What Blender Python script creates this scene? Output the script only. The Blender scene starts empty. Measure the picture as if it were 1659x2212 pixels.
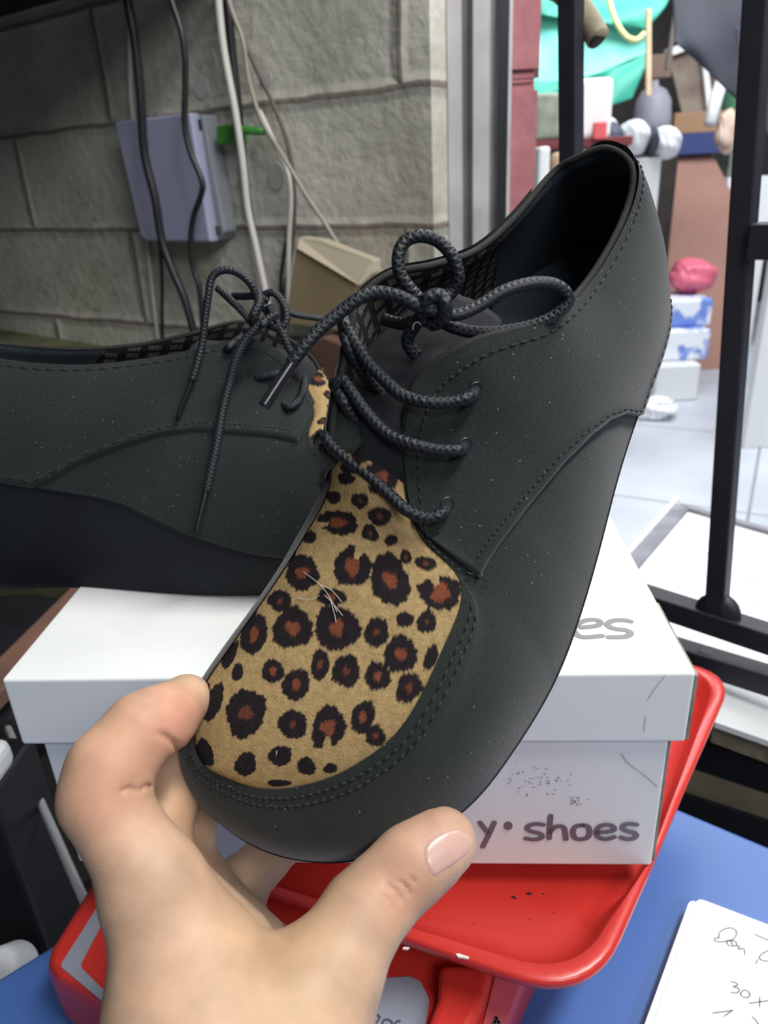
import bpy, bmesh, math, random
import numpy as np
from mathutils import Vector, Matrix
from mathutils.bvhtree import BVHTree
from mathutils.geometry import delaunay_2d_cdt
random.seed(4); rng = np.random.default_rng(4)
C = bpy.context.scene.collection
# ------------------------------------------------------------ camera maths
F = 1600.0; CX, CY = 829.5, 1106.0; HC = 1.15
_dn = np.array([190, -3544, -1600.]); _up = -_dn/np.linalg.norm(_dn)
_fw = np.array([0, 0, -1.]); _Y = _fw-_up*(_fw@_up); _Y /= np.linalg.norm(_Y); _X = np.cross(_Y, _up)
R = np.array([_X, _Y, _up]); O = np.array([0, 0, HC])
def cam2w(p): return np.asarray(p)@R.T+O
def P(u, v, d): return R@np.array([(u-CX)/F*d, -(v-CY)/F*d, -d])+O
def ray(u, v): return R@np.array([(u-CX)/F, -(v-CY)/F, -1.])
def PZ(u, v, z):                       # pixel onto the horizontal plane z (relative to the camera height)
    r = ray(u, v); return r*(z/r[2])+O
def PP(u, v, p0, n):                   # pixel onto a plane
    r = ray(u, v); return O+r*(((np.asarray(p0)-O)@n)/(r@n))
def proj(p):
    c = (np.asarray(p)-O)@R
    return np.stack([CX-F*c[..., 0]/c[..., 2], CY+F*c[..., 1]/c[..., 2]], -1)

# ------------------------------------------------------------ materials
def lin(c):
    return tuple(((x/255)/12.92 if x/255 <= .04045 else (((x/255)+.055)/1.055)**2.4) for x in c)+(1,)
def N(nt, t, **k):
    n = nt.nodes.new(t)
    for a, b in k.items(): setattr(n, a, b)
    return n
def mat(name, col, col2=None, scale=8, rough=.6, bump=0, bscale=200, metal=0, sheen=0, sss=0, emit=None, vcol=None,
        coat=0, detail=6, alpha=1, trans=0, spec=None, lo=.35, hi=.65):
    m = bpy.data.materials.new(name); m.use_nodes = True; nt = m.node_tree
    b = nt.nodes['Principled BSDF']; L = nt.links.new
    tc = N(nt, 'ShaderNodeTexCoord')
    b.inputs['Roughness'].default_value = rough; b.inputs['Metallic'].default_value = metal
    if spec is not None: b.inputs['Specular IOR Level'].default_value = spec
    if vcol:
        a = N(nt, 'ShaderNodeVertexColor', layer_name=vcol); base = a.outputs[0]
        if col2 is not None:
            nz = N(nt, 'ShaderNodeTexNoise'); nz.inputs['Scale'].default_value = scale; nz.inputs['Detail'].default_value = detail
            L(tc.outputs['Object'], nz.inputs['Vector'])
            mp = N(nt, 'ShaderNodeMapRange'); mp.inputs[1].default_value = .3; mp.inputs[2].default_value = .7
            mp.inputs[3].default_value = .82; mp.inputs[4].default_value = 1.15
            L(nz.outputs[0], mp.inputs[0])
            mx = N(nt, 'ShaderNodeVectorMath', operation='SCALE'); L(base, mx.inputs[0]); L(mp.outputs[0], mx.inputs['Scale']); base = mx.outputs[0]
        L(base, b.inputs['Base Color'])
    elif col2 is not None:
        nz = N(nt, 'ShaderNodeTexNoise'); nz.inputs['Scale'].default_value = scale; nz.inputs['Detail'].default_value = detail
        L(tc.outputs['Object'], nz.inputs['Vector'])
        cr = N(nt, 'ShaderNodeValToRGB'); cr.color_ramp.elements[0].position = lo; cr.color_ramp.elements[1].position = hi
        cr.color_ramp.elements[0].color = lin(col); cr.color_ramp.elements[1].color = lin(col2)
        L(nz.outputs[0], cr.inputs[0]); L(cr.outputs[0], b.inputs['Base Color'])
    else: b.inputs['Base Color'].default_value = lin(col)
    if bump:
        nz2 = N(nt, 'ShaderNodeTexNoise'); nz2.inputs['Scale'].default_value = bscale; nz2.inputs['Detail'].default_value = 4
        L(tc.outputs['Object'], nz2.inputs['Vector'])
        bp = N(nt, 'ShaderNodeBump'); bp.inputs['Strength'].default_value = bump; bp.inputs['Distance'].default_value = .001
        L(nz2.outputs[0], bp.inputs['Height']); L(bp.outputs[0], b.inputs['Normal'])
    if sheen:
        b.inputs['Sheen Weight'].default_value = sheen; b.inputs['Sheen Roughness'].default_value = .5
    if sss:
        b.inputs['Subsurface Weight'].default_value = sss; b.inputs['Subsurface Radius'].default_value = (1, .35, .2)
        b.inputs['Subsurface Scale'].default_value = .004
    if coat: b.inputs['Coat Weight'].default_value = coat; b.inputs['Coat Roughness'].default_value = .15
    if trans: b.inputs['Transmission Weight'].default_value = trans
    if emit: b.inputs['Emission Color'].default_value = lin(emit[0]); b.inputs['Emission Strength'].default_value = emit[1]
    m.diffuse_color = lin(col)
    return m

# ------------------------------------------------------------ mesh helpers
def new(name, verts, faces, m, parent=None, smooth=True, uvs=None):
    me = bpy.data.meshes.new(name)
    me.from_pydata([tuple(map(float, v)) for v in verts], [], [tuple(int(i) for i in f) for f in faces]); me.validate()
    if smooth: me.polygons.foreach_set('use_smooth', [True]*len(me.polygons))
    if m is not None:
        for q in (m if isinstance(m, (list, tuple)) else [m]): me.materials.append(q)
    if uvs is not None:
        ul = me.uv_layers.new(name='UVMap'); idx = np.zeros(len(me.loops), dtype=np.int64); me.loops.foreach_get('vertex_index', idx)
        ul.data.foreach_set('uv', np.asarray(uvs, dtype=np.float32)[idx].ravel())
    o = bpy.data.objects.new(name, me); C.objects.link(o)
    if parent is not None:
        o.parent = parent; o.matrix_parent_inverse = Matrix.Translation(-Vector(parent.location)) if parent.type == 'EMPTY' else Matrix()
    return o
def tag(o, label=None, cat=None, group=None, kind=None):
    if label: o['label'] = label
    if cat: o['category'] = cat
    if group: o['group'] = group
    if kind: o['kind'] = kind
    return o
def thing(name, label, cat, loc, group=None):
    o = bpy.data.objects.new(name, None); C.objects.link(o); o.location = tuple(loc); o.empty_display_size = .02
    return tag(o, label, cat, group)
def bevel(o, w, seg=2, ang=35):
    md = o.modifiers.new('bevel', 'BEVEL'); md.width = w; md.segments = seg; md.limit_method = 'ANGLE'; md.angle_limit = math.radians(ang); return o
def cr(pts, n=8, closed=False):        # Catmull-Rom resampling
    p = np.asarray(pts, float); k = len(p); out = []
    if k < 3 and not closed: return np.array([p[0]+(p[1]-p[0])*i/n for i in range(n+1)])
    rngk = range(k) if closed else range(k-1)
    for i in rngk:
        if closed: a, b, c, d = p[(i-1) % k], p[i], p[(i+1) % k], p[(i+2) % k]
        else: a, b, c, d = p[max(i-1, 0)], p[i], p[i+1], p[min(i+2, k-1)]
        for j in range(n):
            t = j/n
            out.append(.5*((2*b)+(-a+c)*t+(2*a-5*b+4*c-d)*t*t+(-a+3*b-3*c+d)*t**3))
    if not closed: out.append(p[-1])
    return np.array(out)
def tube_geo(path, r, seg=10, closed=False, cap=True, flat=1.0, flatdir=None):
    p = np.asarray(path, float); n = len(p); r = np.broadcast_to(np.asarray(r, float), (n,))
    T = np.gradient(p, axis=0) if not closed else (np.roll(p, -1, 0)-np.roll(p, 1, 0))
    T /= np.linalg.norm(T, axis=1)[:, None]+1e-12
    ref = np.array([0, 0, 1.]) if abs(T[0][2]) < .9 else np.array([1., 0, 0])
    A = np.cross(T[0], ref); A /= np.linalg.norm(A); V = []; UV = []; L = 0
    for i in range(n):
        A = A-T[i]*(A@T[i]); A /= np.linalg.norm(A); B = np.cross(T[i], A)
        if i: L += np.linalg.norm(p[i]-p[i-1])
        for j in range(seg):
            a = 2*math.pi*j/seg; V.append(p[i]+r[i]*(math.cos(a)*A+math.sin(a)*B*flat)); UV.append((L, j/seg))
    Fc = []
    for i in range(n if closed else n-1):
        for j in range(seg):
            Fc.append((i*seg+j, i*seg+(j+1) % seg, ((i+1) % n)*seg+(j+1) % seg, ((i+1) % n)*seg+j))
    if cap and not closed:
        Fc.append(tuple(range(seg))[::-1]); Fc.append(tuple((n-1)*seg+j for j in range(seg)))
    return V, Fc, UV
def tube(name, path, r, m, parent=None, seg=10, closed=False, flat=1.0):
    V, Fc, UV = tube_geo(path, r, seg, closed, flat=flat); return new(name, V, Fc, m, parent, uvs=UV)
def merge(geos):
    V = []; Fc = []
    for v, f in geos:
        k = len(V); V += list(v); Fc += [tuple(i+k for i in q) for q in f]
    return V, Fc
def box_geo(o, x, y, z):               # corner + three edge vectors
    o, x, y, z = map(lambda q: np.asarray(q, float), (o, x, y, z))
    V = [o, o+x, o+x+y, o+y, o+z, o+x+z, o+x+y+z, o+y+z]
    return V, [(0, 3, 2, 1), (4, 5, 6, 7), (0, 1, 5, 4), (1, 2, 6, 5), (2, 3, 7, 6), (3, 0, 4, 7)]
def fixn(o):
    bm = bmesh.new(); bm.from_mesh(o.data); bmesh.ops.recalc_face_normals(bm, faces=bm.faces); bm.to_mesh(o.data); bm.free(); return o
def box(name, o, x, y, z, m, parent=None, bev=0, seg=2):
    ob = fixn(new(name, *box_geo(o, x, y, z), m, parent, smooth=False))
    if bev: bevel(ob, bev, seg)
    return ob
def prism(name, poly, off, m, parent=None, bev=0, smooth=False, seg=2):   # planar polygon (3D points) extruded by off
    poly = [np.asarray(q, float) for q in poly]; n = len(poly); off = np.asarray(off, float)
    V = poly+[q+off for q in poly]
    Fc = [tuple(range(n))[::-1], tuple(range(n, 2*n))]+[(i, (i+1) % n, (i+1) % n+n, i+n) for i in range(n)]
    ob = fixn(new(name, V, Fc, m, parent, smooth=smooth))
    if bev: bevel(ob, bev, seg)
    return ob
def lathe(name, base, axis, prof, m, parent=None, seg=28):
    axis = np.asarray(axis, float); axis /= np.linalg.norm(axis)
    a = np.cross(axis, [0, 0, 1.] if abs(axis[2]) < .9 else [1., 0, 0]); a /= np.linalg.norm(a); b = np.cross(axis, a)
    V = []; Fc = []
    for r, h in prof:
        for j in range(seg):
            t = 2*math.pi*j/seg; V.append(np.asarray(base)+axis*h+r*(math.cos(t)*a+math.sin(t)*b))
    for i in range(len(prof)-1):
        for j in range(seg): Fc.append((i*seg+j, i*seg+(j+1) % seg, (i+1)*seg+(j+1) % seg, (i+1)*seg+j))
    Fc += [tuple(range(seg))[::-1], tuple((len(prof)-1)*seg+j for j in range(seg))]
    return fixn(new(name, V, Fc, m, parent))
def ribbon_geo(pts3, w, n, lift=.0003, cap=True):  # flat painted stroke on a plane with normal n
    p = np.asarray(pts3, float); n = np.asarray(n, float)/np.linalg.norm(n); V = []; Fc = []
    w = np.broadcast_to(np.asarray(w, float), (len(p),))
    T = np.gradient(p, axis=0); T /= np.linalg.norm(T, axis=1)[:, None]+1e-12
    if cap:
        a = []; aw = []
        for t in (-.92, -.6): a.append(p[0]+T[0]*w[0]*.5*t); aw.append(w[0]*math.sqrt(1-t*t))
        e = []; ew = []
        for t in (.6, .92): e.append(p[-1]+T[-1]*w[-1]*.5*t); ew.append(w[-1]*math.sqrt(1-t*t))
        p = np.vstack([a, p, e]); w = np.concatenate([aw, w, ew]); T = np.vstack([[T[0]]*2, T, [T[-1]]*2])
    for i in range(len(p)):
        s = np.cross(n, T[i]); V += [p[i]+s*w[i]/2+n*lift, p[i]-s*w[i]/2+n*lift]
    k = len(V)
    for i in range(len(p)-1): Fc.append((2*i, 2*i+1, 2*i+3, 2*i+2))
    return V, Fc
def strokes(name, curves, wpx, onplane, n, m, parent, lift=.0003, smoothn=6):
    G = []
    for c in curves:
        q = cr(c, smoothn) if len(c) > 2 else np.array([np.array(c[0])+(np.array(c[1])-np.array(c[0]))*t for t in np.linspace(0, 1, 5)])
        p3 = np.array([onplane(*k) for k in q]); d = np.linalg.norm(p3.mean(0)-O)
        G.append(ribbon_geo(p3, wpx*d/F, n, lift))
    V, Fc = merge(G); return new(name, V, Fc, m, parent, smooth=False)
# ------------------------------------------------------------ suede / leopard / lace materials
def suede(name):
    m = mat(name, (24, 29, 31), (36, 42, 39), scale=14, rough=.95, bump=.25, bscale=1500, sheen=.2, spec=.25, lo=.3, hi=.7)
    nt = m.node_tree; L = nt.links.new; b = nt.nodes['Principled BSDF']
    base = b.inputs['Base Color'].links[0].from_socket
    tc = nt.nodes['Texture Coordinate']
    v = N(nt, 'ShaderNodeTexVoronoi'); v.inputs['Scale'].default_value = 520; L(tc.outputs['Object'], v.inputs['Vector'])
    lt = N(nt, 'ShaderNodeMath', operation='LESS_THAN'); lt.inputs[1].default_value = .10; L(v.outputs['Distance'], lt.inputs[0])
    w = N(nt, 'ShaderNodeTexWhiteNoise'); L(v.outputs['Position'], w.inputs['Vector'])
    gt = N(nt, 'ShaderNodeMath', operation='GREATER_THAN'); gt.inputs[1].default_value = .84; L(w.outputs['Value'], gt.inputs[0])
    mu = N(nt, 'ShaderNodeMath', operation='MULTIPLY'); L(lt.outputs[0], mu.inputs[0]); L(gt.outputs[0], mu.inputs[1])
    nz = N(nt, 'ShaderNodeTexNoise'); nz.inputs['Scale'].default_value = 1400; nz.inputs['Detail'].default_value = 3; L(tc.outputs['Object'], nz.inputs['Vector'])
    mr = N(nt, 'ShaderNodeMapRange'); mr.inputs[1].default_value = .35; mr.inputs[2].default_value = .7; mr.inputs[3].default_value = .75; mr.inputs[4].default_value = 1.35; L(nz.outputs[0], mr.inputs[0])
    sc = N(nt, 'ShaderNodeVectorMath', operation='SCALE'); L(base, sc.inputs[0]); L(mr.outputs[0], sc.inputs['Scale'])
    mx = N(nt, 'ShaderNodeMix', data_type='RGBA'); L(mu.outputs[0], mx.inputs[0]); L(sc.outputs[0], mx.inputs[6]); mx.inputs[7].default_value = lin((150, 150, 145))
    L(mx.outputs[2], b.inputs['Base Color']); return m
M_suede = suede('black_suede')
M_sole = mat('sole_wrap', (25, 27, 33), (33, 37, 41), scale=20, rough=.85, bump=.25, bscale=700, spec=.25)
M_bind = mat('binding', (30, 32, 31), (42, 42, 39), scale=60, rough=.8, bump=.2, bscale=900, spec=.3)
M_thread = mat('thread', (30, 34, 34), rough=.6)
M_black = mat('black_lining', (42, 50, 56), (54, 62, 68), scale=20, rough=.9, bump=.2, bscale=600, spec=.2)
M_tongue = mat('tongue_cloth', (18, 20, 25), (26, 28, 33), scale=20, rough=.9)
M_leo = mat('leopard_cloth', (0, 0, 0), (1, 1, 1), scale=500, rough=.9, vcol='leo', bump=.35, bscale=1600, spec=.15)
def plaid():
    m = mat('plaid_lining', (70, 66, 60), rough=.85, spec=.2); nt = m.node_tree; L = nt.links.new; b = nt.nodes['Principled BSDF']
    uv = N(nt, 'ShaderNodeUVMap'); sx = N(nt, 'ShaderNodeSeparateXYZ'); L(uv.outputs[0], sx.inputs[0])
    def stripes(sock, freq, duty, ph=0):
        a = N(nt, 'ShaderNodeMath', operation='MULTIPLY_ADD'); a.inputs[1].default_value = freq; a.inputs[2].default_value = ph; L(sock, a.inputs[0])
        f = N(nt, 'ShaderNodeMath', operation='FRACT'); L(a.outputs[0], f.inputs[0])
        g = N(nt, 'ShaderNodeMath', operation='LESS_THAN'); g.inputs[1].default_value = duty; L(f.outputs[0], g.inputs[0]); return g.outputs[0]
    def mul(a, b_): q = N(nt, 'ShaderNodeMath', operation='MAXIMUM'); L(a, q.inputs[0]); L(b_, q.inputs[1]); return q.outputs[0]
    wide = mul(stripes(sx.outputs[0], 150, .4), stripes(sx.outputs[1], 190, .4, .3))
    fine = mul(stripes(sx.outputs[0], 700, .5), stripes(sx.outputs[1], 900, .3))
    mx = N(nt, 'ShaderNodeMix', data_type='RGBA'); L(fine, mx.inputs[0]); mx.inputs[6].default_value = lin((104, 97, 88)); mx.inputs[7].default_value = lin((74, 69, 65))
    m2 = N(nt, 'ShaderNodeMix', data_type='RGBA'); L(wide, m2.inputs[0]); L(mx.outputs[2], m2.inputs[6]); m2.inputs[7].default_value = lin((30, 29, 34))
    nz = N(nt, 'ShaderNodeTexNoise'); nz.inputs['Scale'].default_value = 500; tc = nt.nodes['Texture Coordinate']; L(tc.outputs['Object'], nz.inputs['Vector'])
    bp = N(nt, 'ShaderNodeBump'); bp.inputs['Strength'].default_value = .6; bp.inputs['Distance'].default_value = .0008; L(nz.outputs[0], bp.inputs['Height']); L(bp.outputs[0], b.inputs['Normal'])
    L(m2.outputs[2], b.inputs['Base Color']); return m
M_plaid = plaid()
def lace_mat():
    m = mat('waxed_lace', (26, 32, 38), rough=.5, spec=.38); nt = m.node_tree; L = nt.links.new; b = nt.nodes['Principled BSDF']
    uv = N(nt, 'ShaderNodeUVMap'); sx = N(nt, 'ShaderNodeSeparateXYZ'); L(uv.outputs[0], sx.inputs[0])
    hs = []
    for sgn in (1, -1):
        a = N(nt, 'ShaderNodeMath', operation='MULTIPLY'); a.inputs[1].default_value = 520; L(sx.outputs[0], a.inputs[0])
        c = N(nt, 'ShaderNodeMath', operation='MULTIPLY_ADD'); c.inputs[1].default_value = 4*sgn; L(sx.outputs[1], c.inputs[0]); L(a.outputs[0], c.inputs[2])
        d = N(nt, 'ShaderNodeMath', operation='MULTIPLY'); d.inputs[1].default_value = 6.2832; L(c.outputs[0], d.inputs[0])
        s = N(nt, 'ShaderNodeMath', operation='SINE'); L(d.outputs[0], s.inputs[0]); hs.append(s.outputs[0])
    mu = N(nt, 'ShaderNodeMath', operation='MAXIMUM'); L(hs[0], mu.inputs[0]); L(hs[1], mu.inputs[1])
    bp = N(nt, 'ShaderNodeBump'); bp.inputs['Strength'].default_value = .32; bp.inputs['Distance'].default_value = .0007
    L(mu.outputs[0], bp.inputs['Height']); L(bp.outputs[0], b.inputs['Normal'])
    cr_ = N(nt, 'ShaderNodeValToRGB'); cr_.color_ramp.elements[0].position = 0; cr_.color_ramp.elements[1].position = 1
    cr_.color_ramp.elements[0].color = lin((16, 19, 25)); cr_.color_ramp.elements[1].color = lin((32, 38, 44)); L(mu.outputs[0], cr_.inputs[0]); L(cr_.outputs[0], b.inputs['Base Color'])
    return m
M_lace = lace_mat(); M_aglet = mat('aglet', (22, 24, 30), rough=.22, spec=.6)

# ------------------------------------------------------------ the shoe in its own frame: a (toe to heel), w (across), h (up from the feather line)
ST = [  # top (a,w,h), feather (a,w)
 ((.245, -.012, .069), (.262, -.010)), ((.242, -.001, .067), (.256, .012)), ((.228, .0045, .061), (.236, .023)), ((.199, .0085, .062), (.201, .031)),
 ((.171, .0095, .072), (.176, .037)), ((.149, -.001, .080), (.150, .045)), ((.133, -.008, .076), (.132, .050)), ((.118, -.004, .066), (.115, .054)),
 ((.103, .009, .053), (.103, .056)), ((.099, .026, .043), (.090, .057)), ((.080, .0315, .039), (.076, .057)), ((.057, .033, .034), (.055, .056)),
 ((.040, .027, .031), (.036, .049)), ((.028, .018, .029), (.018, .036)), ((.020, .008, .028), (.007, .020)), ((.016, -.003, .028), (.002, .005)),
 ((.015, -.011, .029), (.001, -.011)), ((.020, -.018, .031), (.005, -.0235)), ((.032, -.023, .035), (.018, -.0325)), ((.046, -.023, .038), (.040, -.0365)),
 ((.068, -.023, .041), (.065, -.036)), ((.085, -.0225, .046), (.088, -.037)), ((.100, -.021, .056), (.105, -.038)), ((.113, -.026, .070), (.120, -.040)),
 ((.133, -.033, .079), (.140, -.042)), ((.145, -.038, .082), (.155, -.042)), ((.158, -.036, .082), (.170, -.042)), ((.172, -.030, .076), (.185, -.042)),
 ((.190, -.0275, .067), (.203, -.042)), ((.211, -.0275, .062), (.222, -.041)), ((.234, -.027, .062), (.245, -.034)), ((.240, -.021, .066), (.258, -.023))]
NS = len(ST); SUB = 8
_ha = [0, .05, .10, .13, .164, .217, .27]; _hh = [.0, -.007, -.009, -.006, .002, .005, 0]
def hf(a): return np.interp(a, _ha, _hh)
topc = cr([s[0] for s in ST], SUB, True); fec = cr([(s[1][0], s[1][1], 0) for s in ST], SUB, True); fec[:, 2] = hf(fec[:, 0])
sarr = np.arange(NS*SUB)/SUB
kk = np.interp(sarr, [0, 4, 8, 10, 14, 17, 20, 24, 31], [.55, .45, .5, .8, .95, .9, .8, .45, .55])
KT = 25; tt = np.linspace(0, 1, KT)
def csm(a, sg):
    n = len(a); k = np.exp(-.5*((np.arange(n)-n//2)/sg)**2); k /= k.sum(); return np.stack([np.real(np.fft.ifft(np.fft.fft(a[:, i])*np.fft.fft(np.roll(k, -(n//2))))) for i in range(a.shape[1])], 1)
sgv = np.interp(sarr, [0, 5, 8, 10, 12, 19, 21, 25, 31], [0, .5, 1, 1, 0, 0, 1, .5, 0])[:, None]
tops = topc*(1-sgv)+csm(topc, 12)*sgv; fec = fec*.3+csm(fec, 4)*.7; fec[:, 2] = hf(fec[:, 0])
mid = (tops+fec)/2; ctl = fec.copy(); ctl[:, 2] = fec[:, 2]+(tops[:, 2]-fec[:, 2])*.8; ctl = mid+(ctl-mid)*kk[:, None]
G = ((1-tt)**2)[None, :, None]*fec[:, None, :]+(2*tt*(1-tt))[None, :, None]*ctl[:, None, :]+(tt**2)[None, :, None]*tops[:, None, :]
_sm = np.clip((tt-.62)/.38, 0, 1); _sm = _sm*_sm*(3-2*_sm); G = G+(topc-tops)[:, None, :]*_sm[None, :, None]
dS = np.roll(G, -1, 0)-np.roll(G, 1, 0); dT = np.gradient(G, axis=1)
NRM = np.cross(dT, dS); NRM /= np.linalg.norm(NRM, axis=2)[:, :, None]+1e-12
cen = np.array([.13, 0, .02])
if np.mean(np.sum(NRM*(G-cen), 2)) < 0: NRM = -NRM
def samp(A, s, t):
    s = (np.asarray(s, float)*SUB) % (NS*SUB); t = np.clip(np.asarray(t, float), 0, 1)*(KT-1)
    i = np.floor(s).astype(int); j = np.minimum(np.floor(t).astype(int), KT-2); fs = (s-i)[..., None]; ft = (t-j)[..., None]; i2 = (i+1) % (NS*SUB); i = i % (NS*SUB)
    return (A[i, j]*(1-fs)+A[i2, j]*fs)*(1-ft)+(A[i, j+1]*(1-fs)+A[i2, j+1]*fs)*ft
def Sf(s, t, off=0.): return samp(G, s, t)+samp(NRM, s, t)*np.asarray(off)[..., None]
# frame of the held shoe
def pcm(u, v, d): return np.array([(u-CX)/F*d, -(v-CY)/F*d, -d])
T1 = pcm(500, 1810, .235); H1 = pcm(1405, 575, .305); l1 = (H1-T1)/np.linalg.norm(H1-T1)
_n0 = np.array([0, 0, 1.])-l1*l1[2]; _n0 /= np.linalg.norm(_n0); _w0 = np.cross(l1, _n0); _ph = math.radians(25)
if _w0[0] < 0: _w0 = -_w0
U1 = math.cos(_ph)*_n0-math.sin(_ph)*_w0; W1 = math.cos(_ph)*_w0+math.sin(_ph)*_n0
def L2W1(p): p = np.asarray(p, float); return cam2w(T1+p[..., 0:1]*l1+p[..., 1:2]*W1+p[..., 2:3]*U1)
# frame of the standing shoe (mirror image, flat on the lid)
YAW2 = math.radians(-1.5); O2 = O+np.array([-.039, .388, -.2012])
l2 = np.array([-math.cos(YAW2), -math.sin(YAW2), 0]); W2 = np.array([math.sin(YAW2)*1., -math.cos(YAW2), 0])
def L2W2(p):
    p = np.asarray(p, float); a, w, h = p[..., 0:1], p[..., 1:2], p[..., 2:3]; k = 1.0206
    ag = (a-.204*h)/k; hg = (.204*a+h+.020)/k
    ag = ag-.30*(h-.043)+.45*np.clip(a-.175, 0, 1); return O2+1.15*(ag-.092)*l2+w*W2+hg*np.array([0, 0, 1.])
def invST(pxs, smax=14.0):             # pixels of the held shoe -> (s,t) on its wall
    px = proj(L2W1(G)); ii = int(smax*SUB); sub = px[:ii]
    out = []
    for q in pxs:
        d = np.sum((sub-np.array(q))**2, 2); k = np.unravel_index(np.argmin(d), d.shape); bs, bt = k[0]/SUB, k[1]/(KT-1)
        for it in range(3):
            ss = bs+np.linspace(-1, 1, 21)*.13/3**it; tq = np.clip(bt+np.linspace(-1, 1, 21)*.045/3**it, 0, 1); g = np.meshgrid(np.clip(ss, 0, 31), tq, indexing='ij')
            pp = proj(L2W1(Sf(g[0], g[1]))); dd = np.sum((pp-np.array(q))**2, 2); k = np.unravel_index(np.argmin(dd), dd.shape); bs, bt = g[0][k], g[1][k]
        out.append((bs, bt))
    return np.array(out)
# leopard spots, traced as marks on the cloth (x, y, rx, ry, turn, brown)
SP = [(820,165,36,31,0,0),(945,180,44,36,20,.25),(1040,255,57,46,20,.3),(1045,75,80,80,0,.42),(840,285,100,58,5,.4),(705,355,36,29,-30,0),
 (995,335,36,46,-30,.3),(1095,370,32,28,0,0),(1165,450,28,36,0,.3),(1260,480,52,34,10,.3),(610,435,28,52,25,0),(670,525,82,84,20,.35),
 (910,495,88,98,0,.42),(1090,560,90,130,-25,.33),(1330,620,98,88,0,.48),(565,660,56,56,0,.25),(810,640,72,42,5,.35),(625,790,98,98,20,.33),
 (835,790,105,112,0,.33),(440,820,60,102,15,.35),(1025,810,60,72,20,.25),(1160,750,42,40,0,0),(1265,760,48,54,0,.2),(1140,915,82,88,-15,.33),
 (325,920,26,72,25,0),(415,740,24,62,28,0),(360,1000,28,42,10,0),(530,995,52,60,10,.35),(640,1060,64,80,15,.33),(755,965,44,76,10,.3),
 (880,995,66,82,0,.25),(1030,1020,62,70,10,.33),(1285,930,28,70,20,0),(1180,1075,60,76,20,.3),(245,1145,40,98,20,0),(400,1195,98,112,20,.32),
 (625,1250,68,72,0,.22),(795,1265,82,102,15,.4),(960,1215,56,82,15,.35),(1020,1305,52,50,30,.3),(205,1385,38,72,-20,0),(400,1440,50,60,10,0),
 (565,1400,56,50,0,.0),(690,1450,46,42,20,0),(805,1460,35,25,0,0),(560,1530,62,16,0,0),(880,75,42,30,0,0),(205,1100,18,52,20,0),
 (900,20,50,35,0,.3),(780,70,30,40,0,0),(960,-60,60,60,0,.35),(1060,-120,60,50,10,.3),(870,-140,50,60,0,.3),(980,-240,60,60,0,.3),(1110,-260,50,40,0,0),(900,-320,60,50,0,.3),(1030,-380,60,55,0,.3)]
def leocol(px):
    x = (px[:, 0]-350)/.452; y = (px[:, 1]-1000)/.452; n = len(x)
    d = np.full(n, 9.); br = np.zeros(n)
    r2 = np.random.default_rng(8)
    for (cx, cy, rx, ry, an, b) in SP:
        a = math.radians(an); dx = x-cx; dy = y-cy; u = (dx*math.cos(a)+dy*math.sin(a))/rx; v = (-dx*math.sin(a)+dy*math.cos(a))/ry
        rr = np.hypot(u, v); near = rr < 1.6
        th = np.arctan2(v, u); ph = r2.uniform(0, 6.28, 6); am = r2.uniform(.4, 1, 6)
        w = .06*am[0]*np.sin(2*th+ph[0])+.075*am[1]*np.sin(3*th+ph[1])+.05*am[2]*np.sin(5*th+ph[2])+.045*am[3]*np.sin(11*th+ph[3])+.035*am[4]*np.sin(19*th+ph[4])+.02*np.sin(31*th+ph[5])
        q = rr*(1+w)
        if b >= .4:                     # ring left open on one side
            dth = np.abs((th-ph[0]+math.pi) % (2*math.pi)-math.pi); q = np.where((dth < .28) & (rr > .45), 2, q)
        d = np.where(near, np.minimum(d, q), d)
        if b: br = np.maximum(br, np.clip((b*(1+2.2*w)-rr)/.06+.5, 0, 1)*near*(1 if b >= .33 else .6))
    k = np.clip((1.0-d)/.05+.5, 0, 1)[:, None]
    tan = np.array(lin((160, 136, 94)))[None]; blk = np.array(lin((33, 28, 31)))[None]; bro = np.array(lin((116, 64, 45)))[None]
    nn = (.5+.5*np.sin(x*.31+2*np.sin(y*.043))*np.sin(y*.27+2*np.sin(x*.05)))[:, None]
    col = tan*(.9+.2*nn)*(1-k)+(blk*(1-br[:, None])+bro*br[:, None])*k; col[:, 3] = 1; return col
def grid_faces(nu, nv, wrapu=False):
    Fc = []
    for i in range(nu if wrapu else nu-1):
        for j in range(nv-1): Fc.append((i*nv+j, i*nv+j+1, ((i+1) % nu)*nv+j+1, ((i+1) % nu)*nv+j))
    return Fc
def vamp_local():
    NQ, NX = 260, 200; q = (np.linspace(0, 1, NQ))**1.25; x = np.linspace(0, 1, NX)
    sR = 15.4-7.95*q; sL = 15.4+7.1*q
    A = Sf(sR, np.ones(NQ)); B = Sf(sL, np.ones(NQ)); cw = np.interp(q, [0, .1, .35, .7, 1], [0, .0025, .006, .009, .008])
    X = x[None, :, None]; Pn = A[:, None]*(1-X)+B[:, None]*X
    Pn[:, :, 2] += cw[:, None]*(1-(2*x[None]-1)**2)**.8-.0008
    return Pn, NQ, NX
def tongue_local():
    a = np.linspace(.100, .168, 30); y = np.linspace(-1, 1, 17); hw = np.interp(a, [.10, .13, .16, .168], [.013, .016, .017, .012]); cwn = np.interp(a, [.10, .13, .168], [-.010, -.019, -.017])
    hc = np.interp(a, [.10, .108, .116, .14, .168], [.052, .064, .071, .073, .072]); out = np.zeros((30, 17, 3))
    out[:, :, 0] = a[:, None]+.002*np.abs(y)[None]; out[:, :, 1] = cwn[:, None]+hw[:, None]*y; out[:, :, 2] = hc[:, None]-.006*np.abs(y[None])**2; return out
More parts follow.
